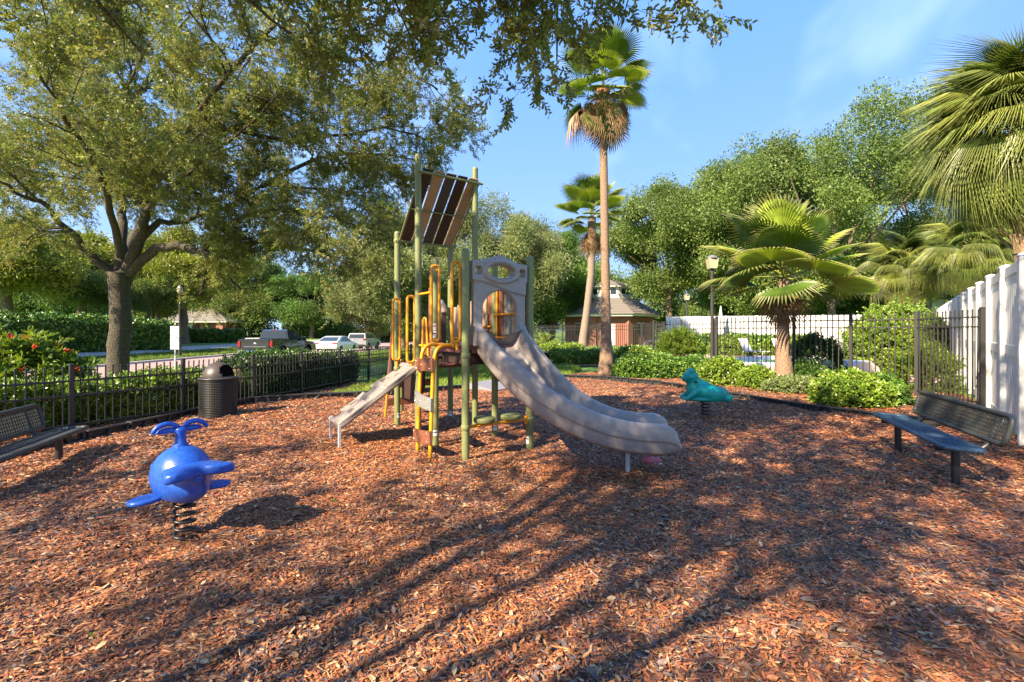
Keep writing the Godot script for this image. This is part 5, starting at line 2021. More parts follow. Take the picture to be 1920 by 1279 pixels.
func palms() -> void:
	var g1 := Color(0.20, 0.32, 0.035)
	var g2 := Color(0.33, 0.42, 0.055)
	var g3 := Color(0.10, 0.17, 0.025)
	var straw := Color(0.36, 0.24, 0.12)
	var brown := Color(0.24, 0.14, 0.07)
	var fan := [fan_blade(0.88, 42, 4.6, 0.14, 0.56, 0.85, g1, Color(0.24, 0.26, 0.07), 1), fan_blade(0.92, 44, 4.8, 0.28, 0.52, 0.95, g2, Color(0.30, 0.29, 0.09), 2), fan_blade(0.90, 40, 4.4, 0.5, 0.48, 0.95, g3, Color(0.18, 0.20, 0.06), 3)]
	var dead := [fan_blade(0.95, 30, 3.0, 0.9, 0.16, 0.55, straw, brown, 4), fan_blade(0.9, 26, 2.2, 1.2, 0.14, 0.6, brown, straw, 5)]
	var sab := [fan_blade(1.0, 62, 4.2, 1.1, 0.22, 0.95, Color(0.15, 0.21, 0.04), Color(0.19, 0.25, 0.05), 6), fan_blade(1.05, 62, 4.0, 1.5, 0.20, 1.0, Color(0.22, 0.27, 0.045), Color(0.28, 0.31, 0.07), 7), fan_blade(1.0, 58, 3.8, 1.7, 0.20, 1.05, Color(0.095, 0.145, 0.035), Color(0.17, 0.20, 0.05), 8)]

	# short fan palm in the planting bed
	var a := thing("fan_palm", "short stout fan palm with big bright leaves and a fibrous orange trunk", "palm", P(6.91, 0, 11.65))
	palm_trunk(a, PackedVector3Array([Vector3(0, -0.1, 0), Vector3(0.0, 0.25, 0), Vector3(-0.02, 0.9, 0), Vector3(-0.02, 1.55, 0), Vector3(-0.02, 2.1, 0), Vector3(0, 2.75, 0)]), PackedFloat32Array([0.26, 0.22, 0.17, 0.135, 0.115, 0.13]), M.palm_bark, 0.008)
	for k in 28:
		var t := k / 27.0
		frond_at(a, fan[(k * 2 + int(t * 2)) % 3], M.frond, Vector3(0, 2.75 + 0.25 * (1.0 - t), 0), k * 2.399 + R(-0.2, 0.2), lerpf(1.5, -0.25, pow(t, 0.9)) + R(-0.12, 0.12), R(0.95, 1.2), "frond", R(-0.4, 0.4))
	for k in 5:
		frond_at(a, dead[k % 2], M.frond, Vector3(0, 2.7, 0), k * 1.26 + R(-0.4, 0.4), R(-1.3, -0.9), R(0.6, 0.85), "dead_frond", R(-0.3, 0.3))

	# tall palm
	var b := thing("fan_palm", "tallest slender fan palm whose crown meets the overhanging boughs", "palm", P(3.17, 0, 15.4))
	palm_trunk(b, PackedVector3Array([Vector3(0, -0.1, 0), Vector3(0, 0.35, 0), Vector3(-0.01, 1.2, 0), Vector3(-0.03, 3.0, 0), Vector3(-0.07, 5.5, 0), Vector3(-0.11, 8.6, 0)]), PackedFloat32Array([0.32, 0.25, 0.18, 0.145, 0.13, 0.12]), M.palm_bark, 0.008)
	var bt := Vector3(-0.11, 9.5, 0)
	palm_trunk(b, PackedVector3Array([Vector3(-0.10, 8.5, 0), Vector3(-0.11, 9.0, 0), Vector3(-0.11, 9.6, 0)]), PackedFloat32Array([0.15, 0.2, 0.22]), M.boot, 0.03)
	for k in 22:
		var t := k / 21.0
		frond_at(b, fan[k % 3], M.frond, bt + Vector3(0, 0.5 * (1.0 - t), 0), k * 2.399, lerpf(1.4, -0.45, t) + R(-0.1, 0.1), R(0.85, 1.0))
	for k in 26:
		frond_at(b, dead[k % 2] if k % 13 else fan[2], M.frond, bt + Vector3(0, R(-0.3, 0.15), 0), k * 2.1 + R(-0.3, 0.3), R(-1.35, -0.45), R(0.75, 1.25), "dead_frond", R(-0.2, 0.2))

	# leaning palm behind it
	var c := thing("fan_palm", "leaning fan palm with shaggy brown skirt left of the tallest palm", "palm", P(3.78, 0, 24.0))
	palm_trunk(c, PackedVector3Array([Vector3(-0.15, -0.1, 0), Vector3(-0.06, 1.0, 0), Vector3(0.15, 2.6, 0), Vector3(0.36, 4.4, 0), Vector3(0.40, 6.2, 0), Vector3(0.40, 7.4, 0)]), PackedFloat32Array([0.30, 0.22, 0.18, 0.18, 0.22, 0.20]), M.palm_grey, 0.012)
	var ct := Vector3(0.40, 7.4, 0)
	for k in 26:
		var t := k / 25.0
		frond_at(c, fan[k % 3], M.frond, ct + Vector3(0, 0.35 * (1.0 - t), 0), k * 2.399, lerpf(1.45, -0.35, t) + R(-0.1, 0.1), R(0.95, 1.2))
	for k in 24:
		frond_at(c, dead[k % 2], M.frond, ct + Vector3(0, R(-0.9, 0.0), 0), k * 2.1 + R(-0.3, 0.3), R(-1.45, -1.2), R(0.75, 1.0), "dead_frond")

	# cabbage palms over the white fence
	var tall := thing("cabbage_palm", "huge drooping cabbage palm crown leaning over the white fence", "palm", P(11.0, 0, 9.8))
	sabal(tall, sab, dead, 5.75, 115, 0.92)
	var small := thing("cabbage_palm", "small cabbage palm behind the round clipped shrub", "palm", P(19.3, 0, 22.4))
	sabal(small, sab, dead, 4.45, 54, 0.9)
	var mid := thing("cabbage_palm", "cabbage palm crown showing between the small one and the huge one", "palm", P(19.6, 0, 19.6))
	sabal(mid, sab, dead, 4.9, 54, 0.85)


func sabal(root: Node3D, sab: Array, dead: Array, h: float, many: int, s: float) -> void:
	palm_trunk(root, PackedVector3Array([Vector3(0, -0.1, 0), Vector3(0.02, h * 0.3, 0), Vector3(0, h * 0.6, 0), Vector3(0, h, 0)]), PackedFloat32Array([0.24, 0.2, 0.2, 0.22]), M.palm_bark, 0.015)
	# criss-cross of old leaf bases
	var boot := MB.new()
	boot.prism(PackedVector2Array([Vector2(-0.07, 0), Vector2(0.07, 0), Vector2(0.035, 0.30), Vector2(0.05, 0.42), Vector2(-0.05, 0.42), Vector2(-0.035, 0.30)]), Vector3.ZERO, Basis.IDENTITY, 0.02)
	var bm := boot.mesh()
	for k in 46:
		var t := k / 45.0
		var a := k * 2.399
		var o := part("leaf_base", bm, M.dead if k % 3 else M.boot, root, Vector3(sin(a) * 0.2, lerpf(h * 0.52, h - 0.15, t), cos(a) * 0.2))
		o.basis = Basis(Vector3.UP, a) * Basis(Vector3.RIGHT, R(0.35, 0.75))
	for k in many:
		var t := float(k) / (many - 1)
		frond_at(root, sab[k % 3], M.frond, Vector3(0, h + 0.35 * (1.0 - t) - 0.1, 0), k * 2.399 + R(-0.2, 0.2), lerpf(1.35, -0.95, pow(t, 0.9)) + R(-0.12, 0.12), s * R(0.9, 1.12), "frond", R(-0.25, 0.25))
	for k in 8:
		frond_at(root, dead[k % 2], M.frond, Vector3(0, h - 0.25, 0), k * 2.1, R(-1.4, -1.0), s * R(0.7, 0.95), "dead_frond")


# ---------------------------------------------------------------- shrubs and hedges
func blob_core(r: Vector3, squash: float) -> MB:
	var mb := MB.new()
	var rows := []
	for i in 9:
		var b := lerpf(-0.4, PI / 2, i / 8.0)
		var row := PackedVector3Array()
		for j in 16:
			var a := -TAU * j / 16.0
			var d := Vector3(cos(a) * cos(b), sin(b), sin(a) * cos(b))
			row.append(d * r * squash * (1.0 + 0.12 * noise.get_noise_3d(d.x * 6.0 + r.x * 9.0, d.y * 6.0, d.z * 6.0)))
		rows.append(row)
	mb.grid(rows, true)
	return mb


func bush(called: String, label: String, at: Vector3, r: Vector3, many: int, tones: Array, kind: String, size := 1.0, group := "", dense := 0.78, m: Material = null, boxy := 0.0) -> Node3D:
	var root := thing(called, label, "shrub", at, 0.0, group)
	if dense > 0.0:
		part("inner_twigs", blob_core(r, dense), M.core, root, Vector3(0, r.y * 0.25, 0))
	var buf := PackedFloat32Array()
	var seedv := rng.randf() * 90.0
	for k in many:
		var d := ball().normalized()
		if d.y < -0.35:
			d.y = -d.y
		var dd := d
		if boxy > 0.0:
			var mx := maxf(absf(d.x), maxf(absf(d.y), absf(d.z)))
			dd = d.lerp(d / mx * 0.86, boxy)
		var lump := 1.0 + 0.22 * noise.get_noise_3d(d.x * 5.0 + seedv, d.y * 5.0, d.z * 5.0) * (1.0 - boxy * 0.8)
		var p := dd * r * lump * (R(0.72 if dense <= 0.0 else 0.80, 1.03) if k % 14 else R(1.0, 1.16))
		p.y += r.y * 0.25
		if p.y < 0.02:
			p.y = R(0.02, 0.15)
		var up := (d + ball() * 0.7 + Vector3.UP * 0.35).normalized()
		var s := size * R(0.7, 1.3)
		put(buf, (Basis(Quaternion(Vector3.UP, up)) * Basis(Vector3.UP, R(0, TAU))).scaled(Vector3(s, s, s)), p, tones[rng.randi() % tones.size()] * R(0.75, 1.3))
	scatter("foliage", sprig[kind], M.waxy if m == null else m, buf, root)
	if r.y < 1.2 and dense < 0.75:
		var st := MB.new()
		for k in 7:
			var a := R(0, TAU)
			st.bar(Vector3(cos(a) * 0.06, -0.05, sin(a) * 0.06), Vector3(cos(a) * r.x * 0.5, r.y * 0.8, sin(a) * r.z * 0.5), 0.010, 5, 0.004)
		part("stems", st, M.far_bark, root)
	return root


func hedge(label: String, path: PackedVector2Array, w: float, h: float, many: int, tones: Array, kind: String, size: float, base: Callable, tops: Callable) -> void:
	var mid := path[path.size() / 2]
	var root := thing("hedge", label, "hedge", P(mid.x, base.call(mid), mid.y))
	var total := 0.0
	for i in path.size() - 1:
		total += path[i].distance_to(path[i + 1])
	var core := MB.new()
	var buf := PackedFloat32Array()
	for i in path.size() - 1:
		var a := path[i]
		var b := path[i + 1]
		var l := a.distance_to(b)
		var c := (a + b) * 0.5
		var tn := turn_to(a, b)
		var hh: float = h * tops.call(c)
		var by: float = base.call(c)
		core.box(P(c.x, by + hh * 0.45, c.y) - root.position, Vector3(l + 0.02, hh * 0.84, w * 0.74), Basis(Vector3.UP, tn), 0.08)
		var along := (b - a) / l
		var nrm := Vector2(-along.y, along.x)
		for k in int(many * l / total):
			var t := rng.randf() * l
			var q := a + along * t
			var hk: float = h * tops.call(q)
			var face := rng.randf() * (w + 2.0 * hk)
			var off: float
			var y: float
			var out: Vector3
			if face < w:
				off = face - w * 0.5
				y = hk
				out = Vector3.UP
			else:
				var sgn := 1.0 if face < w + hk else -1.0
				off = sgn * w * 0.5
				y = fmod(face - w, hk)
				out = P(nrm.x * sgn, 0.3, nrm.y * sgn)
			var bump := 0.10 * noise.get_noise_3d(q.x * 3.0, y * 4.0, q.y * 3.0 + off * 3.0)
			var inn := (R(-0.10, 0.02) if k % 16 else R(0.0, 0.07) * size) + bump
			if y < hk * 0.3 and out != Vector3.UP and rng.randf() < 0.3:
				inn -= 0.1
			q += nrm * off
			var p := P(q.x, base.call(q) + y, q.y) + out.normalized() * inn - root.position
			var up := (out + ball() * 0.8 + Vector3.UP * 0.3).normalized()
			var s := size * R(0.7, 1.3)
			put(buf, (Basis(Quaternion(Vector3.UP, up)) * Basis(Vector3.UP, R(0, TAU))).scaled(Vector3(s, s, s)), p, tones[rng.randi() % tones.size()] * R(0.75, 1.3))
	part("inner_twigs", core, M.core, root)
	scatter("foliage", sprig[kind], M.waxy, buf, root)


func shrubs() -> void:
	var lush := [Color(0.075, 0.163, 0.022), Color(0.106, 0.213, 0.027), Color(0.050, 0.119, 0.018), Color(0.163, 0.275, 0.037)]
	var lime := [Color(0.126, 0.220, 0.021), Color(0.178, 0.283, 0.026), Color(0.095, 0.168, 0.017), Color(0.231, 0.315, 0.042)]
	var deep := [Color(0.036, 0.084, 0.014), Color(0.054, 0.114, 0.019), Color(0.072, 0.144, 0.024)]
	var pale := [Color(0.16, 0.21, 0.07), Color(0.20, 0.25, 0.09), Color(0.12, 0.17, 0.05)]
	var at0 := func(_p: Vector2) -> float: return -0.03
	var even := func(_p: Vector2) -> float: return 1.0
	var slope := func(p: Vector2) -> float: return ground_h(p.x)
	var wave := func(p: Vector2) -> float: return 1.0 + 0.16 * noise.get_noise_2d(p.x * 2.0, p.y * 2.0)
	hedge("low clipped hedge just behind the picket fence near the oak trunk", PackedVector2Array([Vector2(-8.4, 4.6), Vector2(-7.6, 6.0), Vector2(-6.95, 7.1), Vector2(-6.35, 8.2), Vector2(-5.95, 9.3)]), 0.75, 0.58, 7500, lime, "hedge", 1.35, at0, wave)
	hedge("dark clipped hedge behind the picket fence in front of the parked cars", PackedVector2Array([Vector2(-5.85, 9.5), Vector2(-5.45, 10.9), Vector2(-5.1, 12.3), Vector2(-4.85, 13.3)]), 0.75, 0.80, 6500, deep, "hedge", 1.35, at0, wave)
	hedge("tall dark clipped hedge across the street behind the oak trunk", PackedVector2Array([Vector2(-26.4, 14.0), Vector2(-26.4, 20.0), Vector2(-26.2, 26.0), Vector2(-25.9, 31.0), Vector2(-25.2, 33.5)]), 2.4, 1.72, 13000, lush, "hedge", 3.2, slope, wave)
	hedge("knee high clipped hedge in front of the small brick house", PackedVector2Array([Vector2(-32.5, 42.0), Vector2(-29.5, 44.5), Vector2(-27.5, 46.5)]), 2.0, 0.95, 4000, lush, "hedge", 3.4, slope, wave)
	hedge("green hedge along the foot of the distant white fence", PackedVector2Array([Vector2(10.8, 29.6), Vector2(15, 29.2), Vector2(20, 28.6), Vector2(24, 27.6)]), 1.2, 0.95, 5500, lush, "hedge", 2.8, at0, wave)
	hedge("dark hedge in the distance behind the black pickup's bonnet", PackedVector2Array([Vector2(-33, 66), Vector2(-26, 68), Vector2(-22, 70)]), 2.0, 1.6, 3000, deep, "hedge", 4.5, slope, wave)

	# shrubs round the palms
	bush("clipped_shrub", "leafy green shrub right beside the tall palm trunk", P(3.8, -0.02, 14.6), Vector3(0.52, 0.48, 0.5), 1300, lush, "hedge", 1.5, "shrubs along the pool fence")
	bush("clipped_shrub", "leafy green shrub, the middle one of the row behind the frog", P(4.75, -0.02, 14.5), Vector3(0.54, 0.50, 0.5), 1400, lush, "hedge", 1.5, "shrubs along the pool fence")
	bush("clipped_shrub", "leafy green shrub ending the row before the street lamp", P(5.65, -0.02, 14.2), Vector3(0.52, 0.48, 0.5), 1400, lush, "hedge", 1.5, "shrubs along the pool fence")
	bush("clipped_shrub", "bright rounded shrub behind the row near the tall palm", P(4.35, -0.02, 16.4), Vector3(1.0, 0.62, 0.7), 2000, lime, "hedge", 1.6, "shrubs along the pool fence")
	bush("twiggy_shrub", "sparse twiggy shrub just behind the frog's back", P(5.75, -0.02, 12.45), Vector3(0.62, 0.52, 0.5), 900, lime, "hedge", 1.5, "shrubs along the pool fence", 0.45)
	bush("twiggy_shrub", "thin pale shrub left of the short palm's foot", P(6.25, -0.02, 11.75), Vector3(0.38, 0.40, 0.36), 520, lime, "hedge", 1.3, "", 0.35)
	bush("twiggy_shrub", "small dark shrub right of the short palm's foot", P(7.55, -0.02, 11.75), Vector3(0.42, 0.48, 0.4), 800, deep, "hedge", 1.4, "", 0.6)
	bush("ground_cover", "pale variegated plants round the short palm's foot", P(6.80, -0.02, 10.95), Vector3(0.75, 0.24, 0.45), 900, pale, "hedge", 1.2, "", 0.0)
	bush("clipped_shrub", "bright green shrub in the bed behind the worn blue bench", P(6.75, -0.02, 9.15), Vector3(0.62, 0.44, 0.5), 2200, lime, "hedge", 1.35, "")
	bush("clipped_shrub", "smaller bright shrub touching the one behind the worn bench", P(7.45, -0.02, 9.35), Vector3(0.45, 0.38, 0.42), 1300, lush, "hedge", 1.35, "")
	bush("round_shrub", "big round clipped shrub behind the pool fence by the white fence", P(13.9, -0.02, 16.6), Vector3(1.55, 1.72, 1.5), 7000, lime, "hedge", 1.8, "", 0.86)
	bush("feathery_shrub", "feathery light green shrub behind the last fence panel", P(10.1, -0.02, 11.2), Vector3(0.5, 0.8, 0.5), 900, lime, "fine", 1.3, "", 0.3, M.leaf)
	bush("feathery_shrub", "dark feathery shrub by the pale slab inside the pool fence", P(9.5, -0.02, 14.3), Vector3(0.62, 0.95, 0.6), 1100, deep, "fine", 1.3, "", 0.3, M.leaf)
	bush("feathery_shrub", "yellow green shrub seen through the fence left of the lamp post", P(6.35, -0.02, 17.4), Vector3(0.72, 1.1, 0.6), 1400, lime, "fine", 1.5, "", 0.3, M.leaf)
	bush("clipped_shrub", "clipped mound behind the loungers left of centre", P(13.4, -0.02, 27.8), Vector3(1.3, 0.8, 1.0), 1500, lime, "hedge", 2.4, "")
	bush("clipped_shrub", "clipped mound behind the loungers near the short palm", P(16.3, -0.02, 27.0), Vector3(1.5, 0.8, 1.0), 1500, lime, "hedge", 2.4, "")
	# small mounds by the leaning palm
	for e: Array in [["clipped mound nearest the slide by the leaning palm", 2.05, 20.6, 0.5], ["clipped mound in front of the leaning palm's foot", 2.72, 20.4, 0.48], ["clipped mound hugging the tall palm from the left", 3.75, 20.6, 0.5], ["flat topped mound behind the others by the cycad", 2.0, 23.2, 0.62], ["flat topped mound left of the leaning palm", 3.0, 23.0, 0.62]]:
		bush("clipped_mound", e[0], P(e[1], -0.03, e[2]), Vector3(e[3], 0.42 if e[3] < 0.6 else 0.6, e[3]), 900, lime, "hedge", 1.9, "clipped mounds by the palms", 0.82, null, 0.4)
	# cycad
	var cy := thing("cycad", "cycad with stiff arching leaves behind the slide's upper rim", "plant", P(1.75, 0, 24.6))
	var fr := MB.new()
	var prev := Vector3.ZERO
	for k in 22:
		var t := k / 21.0
		var p := Vector3(0, 0.45 * sin(t * 2.2), t * 1.05)
		fr.col = Color(0.20, 0.26, 0.04)
		if k > 2:
			for s: float in [-1.0, 1.0]:
				leaf(fr, p, Vector3(s * 0.9, 0.15, 0.4).normalized(), Vector3(0, 0.3, 1).normalized(), 0.20 * sin(PI * lerpf(0.15, 0.95, t)) + 0.04, 0.022, false)
		if k > 0:
			fr.bar(prev, p, 0.008, 4)
		prev = p
	var fm := fr.mesh()
	for k in 22:
		frond_at(cy, fm, M.frond, Vector3(0, 0.30, 0), k * 2.399, lerpf(1.0, -0.1, k / 21.0), R(0.9, 1.2))
	var cs := MB.new()
	cs.lathe(PackedVector2Array([Vector2(0.16, -0.05), Vector2(0.20, 0.12), Vector2(0.15, 0.32), Vector2(0, 0.36)]), Vector3.ZERO, 12)
	part("stem", cs, M.palm_bark, cy)

	# firebush with orange-red flower heads
	var fb := bush("firebush", "bright leafy firebush with red orange flowers behind the fence", P(-8.95, -0.1, 8.3), Vector3(0.95, 1.02, 0.8), 900, [Color(0.14, 0.22, 0.02), Color(0.20, 0.28, 0.03), Color(0.09, 0.17, 0.02)], "broad", 1.0, "", 0.35, M.leaf)
	for k in 44:
		var d := ball().normalized()
		d.y = absf(d.y)
		var p := d * Vector3(1.06, 1.12, 0.92) + Vector3(0, 0.27, 0)
		var mb := MB.new()
		for j in 8:
			var e := (d + ball() * 0.7).normalized()
			mb.bar(p, p + e * R(0.07, 0.13), 0.008, 4, 0.014)
		part("flower_head", mb, M.bloom, fb)


# ---------------------------------------------------------------- buildings
# a hipped roof in courses of shingles, each course a band a little proud of the one above
func hip_courses(root: Node, corners: PackedVector2Array, y0: float, top: PackedVector2Array, y1: float, courses: int, m: Material, called := "shingle_course") -> void:
	for k in courses:
		var t0 := float(k) / courses
		var t1 := float(k + 1) / courses
		var mb := MB.new()
		for i in corners.size():
			var j := (i + 1) % corners.size()
			var a := corners[i].lerp(top[i], t0)
			var b := corners[j].lerp(top[j], t0)
			var c := corners[j].lerp(top[j], t1)
			var d := corners[i].lerp(top[i], t1)
			var ya := lerpf(y0, y1, t0) + 0.05
			var yb := lerpf(y0, y1, t1) + 0.008
			# split each band into tabs of uneven lift
			var n := maxi(1, int(a.distance_to(b) / 0.9))
			for s in n:
				var u0 := float(s) / n
				var u1 := float(s + 1) / n
				var lift := R(0.0, 0.03)
				var p0 := a.lerp(b, u0)
				var p1 := a.lerp(b, u1)
				var p2 := d.lerp(c, u1)
				var p3 := d.lerp(c, u0)
				mb.quad(P(p0.x, ya + lift, p0.y), P(p3.x, yb, p3.y), P(p2.x, yb, p2.y), P(p1.x, ya + lift, p1.y))
				mb.quad(P(p0.x, ya + lift, p0.y), P(p1.x, ya + lift, p1.y), P(p1.x, ya - 0.06, p1.y), P(p0.x, ya - 0.06, p0.y))
		part(called, mb, m, root)


func block(parent: Node, called: String, m: Material, at: Vector3, size: Vector3, turn := 0.0, bevel := 0.01) -> MeshInstance3D:
	var mb := MB.new()
	mb.box(Vector3.ZERO, size, Basis(Vector3.UP, turn), bevel)
	return part(called, mb, m, parent, at)


func buildings() -> void:
	# small brick house across the street
	var g := 0.55
	var h := thing("brick_house", "low brick house with a grey hipped tile roof across the street", "house", Vector3.ZERO)
	var zc := 64.0
	var x0 := -47.50
	var x1 := -40.70
	block(h, "wall", M.brick, P((x0 + x1) * 0.5, g + 1.05, zc + 0.2), Vector3(x1 - x0, 2.1, 0.25))
	block(h, "wall", M.brick, P(x1, g + 1.05, zc + 3.0), Vector3(0.3, 2.1, 5.6))
	block(h, "wall", M.brick, P(x0, g + 1.05, zc + 3.0), Vector3(0.3, 2.1, 5.6))
	block(h, "wall", M.brick, P((x0 + x1) * 0.5, g + 1.05, zc + 5.9), Vector3(x1 - x0, 2.1, 0.25))
	block(h, "panel", M.wall_paint, P(-45.90, g + 0.95, zc + 0.05), Vector3(2.6, 1.9, 0.08))
	var door := block(h, "door", M.dark_open, P(-42.65, g + 0.95, zc + 0.05), Vector3(0.95, 1.9, 0.08))
	block(door, "door_frame", M.brick, Vector3(0, 0.99, 0.03), Vector3(1.25, 0.10, 0.10))
	block(h, "shutter", M.dark_plank, P(-44.00, g + 0.95, zc + 0.05), Vector3(0.7, 1.7, 0.07))
	block(h, "corner_pier", M.brick, P(-40.50, g + 1.05, zc - 0.2), Vector3(0.95, 2.1, 0.7))
	block(h, "wall_lamp", M.lamp_metal, P(-41.90, g + 1.5, zc - 0.02), Vector3(0.14, 0.3, 0.14))
	var fascia := MB.new()
	for s: Array in [[(x0 + x1) * 0.5, zc - 0.9, x1 - x0 + 2.8, 0.12], [(x0 + x1) * 0.5, zc + 7.0, x1 - x0 + 2.8, 0.12]]:
		fascia.box(P(s[0], g + 2.12, s[1]), Vector3(s[2], 0.16, s[3]), Basis.IDENTITY, 0.01)
	for x: float in [x0 - 1.34, x1 + 1.34]:
		fascia.box(P(x, g + 2.12, zc + 3.05), Vector3(0.12, 0.16, 7.7), Basis.IDENTITY, 0.01)
	part("fascia", fascia, M.white_trim, h)
	var rf := Node3D.new()
	rf.name = "roof"
	h.add_child(rf)
	hip_courses(rf, PackedVector2Array([Vector2(x0 - 1.5, zc - 1.0), Vector2(x1 + 1.5, zc - 1.0), Vector2(x1 + 1.5, zc + 7.1), Vector2(x0 - 1.5, zc + 7.1)]), g + 2.2, PackedVector2Array([Vector2(-44.90, zc + 3.0), Vector2(-43.70, zc + 3.0), Vector2(-43.70, zc + 3.1), Vector2(-44.90, zc + 3.1)]), g + 4.5, 9, M.shingle)

	# octagonal brick pavilion with a cupola, behind the palms
	var pv := thing("brick_pavilion", "brick pavilion with shingled hip roof and small white cupola", "pavilion", Vector3.ZERO)
	var c := Vector2(10.4, 49.5)
	var oct := func(r: float) -> PackedVector2Array:
		var o := PackedVector2Array()
		for k in 8:
			var a := TAU * (k + 0.30) / 8.0
			o.append(c + Vector2(cos(a), sin(a)) * r)
		return o
	var base: PackedVector2Array = oct.call(4.5)
	for k in 8:
		var a := base[k]
		var b := base[(k + 1) % 8]
		var m := (a + b) * 0.5
		var tn := turn_to(a, b)
		block(pv, "wall", M.brick, P(m.x, 1.35, m.y), Vector3(a.distance_to(b) - 0.3, 2.9, 0.25), tn)
		block(pv, "pier", M.brick, P(a.x, 1.4, a.y), Vector3(0.6, 3.0, 0.6), tn)
		var w := c + (m - c) * 1.035
		if k % 2 == 1:
			block(pv, "door", M.white_trim, P(w.x, 1.05, w.y), Vector3(0.9, 2.1, 0.08), tn)
		else:
			var win := block(pv, "window", M.glass, P(w.x, 1.6, w.y), Vector3(1.1, 1.1, 0.06), tn)
			block(win, "frame", M.white_trim, Vector3(0, 0.6, 0), Vector3(1.25, 0.1, 0.12), tn)
	var eave: PackedVector2Array = oct.call(5.35)
	var fa := MB.new()
	for k in 8:
		var a := eave[k]
		var b := eave[(k + 1) % 8]
		var m := (a + b) * 0.5
		fa.box(P(m.x, 2.98, m.y), Vector3(a.distance_to(b) - 0.02, 0.24, 0.14), Basis(Vector3.UP, turn_to(a, b)), 0.01)
	part("fascia", fa, M.white_trim, pv)
	var prf := Node3D.new()
	prf.name = "roof"
	pv.add_child(prf)
	hip_courses(prf, oct.call(5.6), 3.08, oct.call(2.65), 4.82, 10, M.shingle)
	var cup: PackedVector2Array = oct.call(2.45)
	for k in 8:
		var a := cup[k]
		var b := cup[(k + 1) % 8]
		var m := (a + b) * 0.5
		var tn := turn_to(a, b)
		block(pv, "cupola_wall", M.white_trim, P(m.x, 5.38, m.y), Vector3(a.distance_to(b), 1.2, 0.12), tn)
		var q := c + (m - c) * 1.05
		for s: float in [-0.36, 0.36]:
			var d := (b - a).normalized() * s
			block(pv, "cupola_window", M.glass, P(q.x + d.x, 5.5, q.y + d.y), Vector3(0.52, 0.52, 0.05), tn)
	var ce: PackedVector2Array = oct.call(2.85)
	var cf := MB.new()
	for k in 8:
		var a := ce[k]
		var b := ce[(k + 1) % 8]
		var m := (a + b) * 0.5
		cf.box(P(m.x, 6.02, m.y), Vector3(a.distance_to(b), 0.16, 0.12), Basis(Vector3.UP, turn_to(a, b)), 0.01)
	part("cupola_fascia", cf, M.white_trim, pv)
	hip_courses(prf, oct.call(2.95), 6.08, oct.call(0.06), 6.95, 5, M.shingle)

	# far wall of dark panels between brick piers, beyond the parked cars
	var wl := thing("brick_pier_fence", "dark fence between brick piers beyond the parked cars", "fence", P(-24, 0, 78))
	for k in 9:
		var x := -36.0 + k * 2.9
		block(wl, "pier", M.brick, P(x, 1.0, 78) - wl.position, Vector3(0.7, 2.6, 0.7))
		if k < 8:
			block(wl, "panel", M.bronze, P(x + 1.45, 0.95, 78) - wl.position, Vector3(2.16, 2.1, 0.08))
	# pale house walls glimpsed behind the cabbage palm
	var fh := thing("pale_house", "pale house gable glimpsed behind the small cabbage palm", "house", Vector3.ZERO)
	block(fh, "wall", M.white_trim, P(42.0, 2.2, 46.5), Vector3(7.0, 4.6, 5.0), 0.3)
	var fr := MB.new()
	fr.prism(PackedVector2Array([Vector2(-4.0, 4.45), Vector2(4.0, 4.45), Vector2(0, 7.0)]), P(42.0, 0, 46.5), Basis(Vector3.UP, 0.3), 2.7)
	part("roof", fr, M.shingle, fh)


# ---------------------------------------------------------------- street
func wheel(root: Node3D, at: Vector3, r: float, w: float) -> void:
	var side := Basis(Vector3.BACK, PI / 2)
	var t := MB.new()
	t.lathe(PackedVector2Array([Vector2(r * 0.62, -w * 0.5), Vector2(r * 0.94, -w * 0.5), Vector2(r, -w * 0.36), Vector2(r, w * 0.36), Vector2(r * 0.94, w * 0.5), Vector2(r * 0.62, w * 0.5)]), Vector3.ZERO, 24, side)
	var o := part("wheel", t, M.tyre, root, at)
	var rim := MB.new()
	rim.lathe(PackedVector2Array([Vector2(r * 0.63, -w * 0.46), Vector2(r * 0.55, -w * 0.42), Vector2(r * 0.5, -w * 0.2), Vector2(r * 0.5, w * 0.2), Vector2(r * 0.55, w * 0.42), Vector2(r * 0.63, w * 0.46)]), Vector3.ZERO, 24, side)
	for s: float in [-1.0, 1.0]:
		for k in 5:
			var a := TAU * k / 5.0
			rim.box(Vector3(s * w * 0.36, sin(a) * r * 0.3, cos(a) * r * 0.3), Vector3(0.03, r * 0.14, r * 0.62), Basis(Vector3.RIGHT, -a), 0.008)
	part("rim", rim, M.rim, o)


# car bodies: local -z is forward, x across. side profile as (z back from the nose, y)
func shell(poly: Array, half: float, tuck: float, belt: float) -> MB:
	var pv := PackedVector2Array()
	for p: Array in poly:
		pv.append(Vector2(p[0], p[1]))
	var mb := MB.new()
	mb.prism(pv, Vector3.ZERO, Basis(Vector3.BACK, Vector3.UP, Vector3.LEFT), half, func(p: Vector2) -> float:
		return half - tuck * maxf(0.0, p.y - belt) - 0.10 * maxf(0.0, 0.45 - p.y))
	return mb


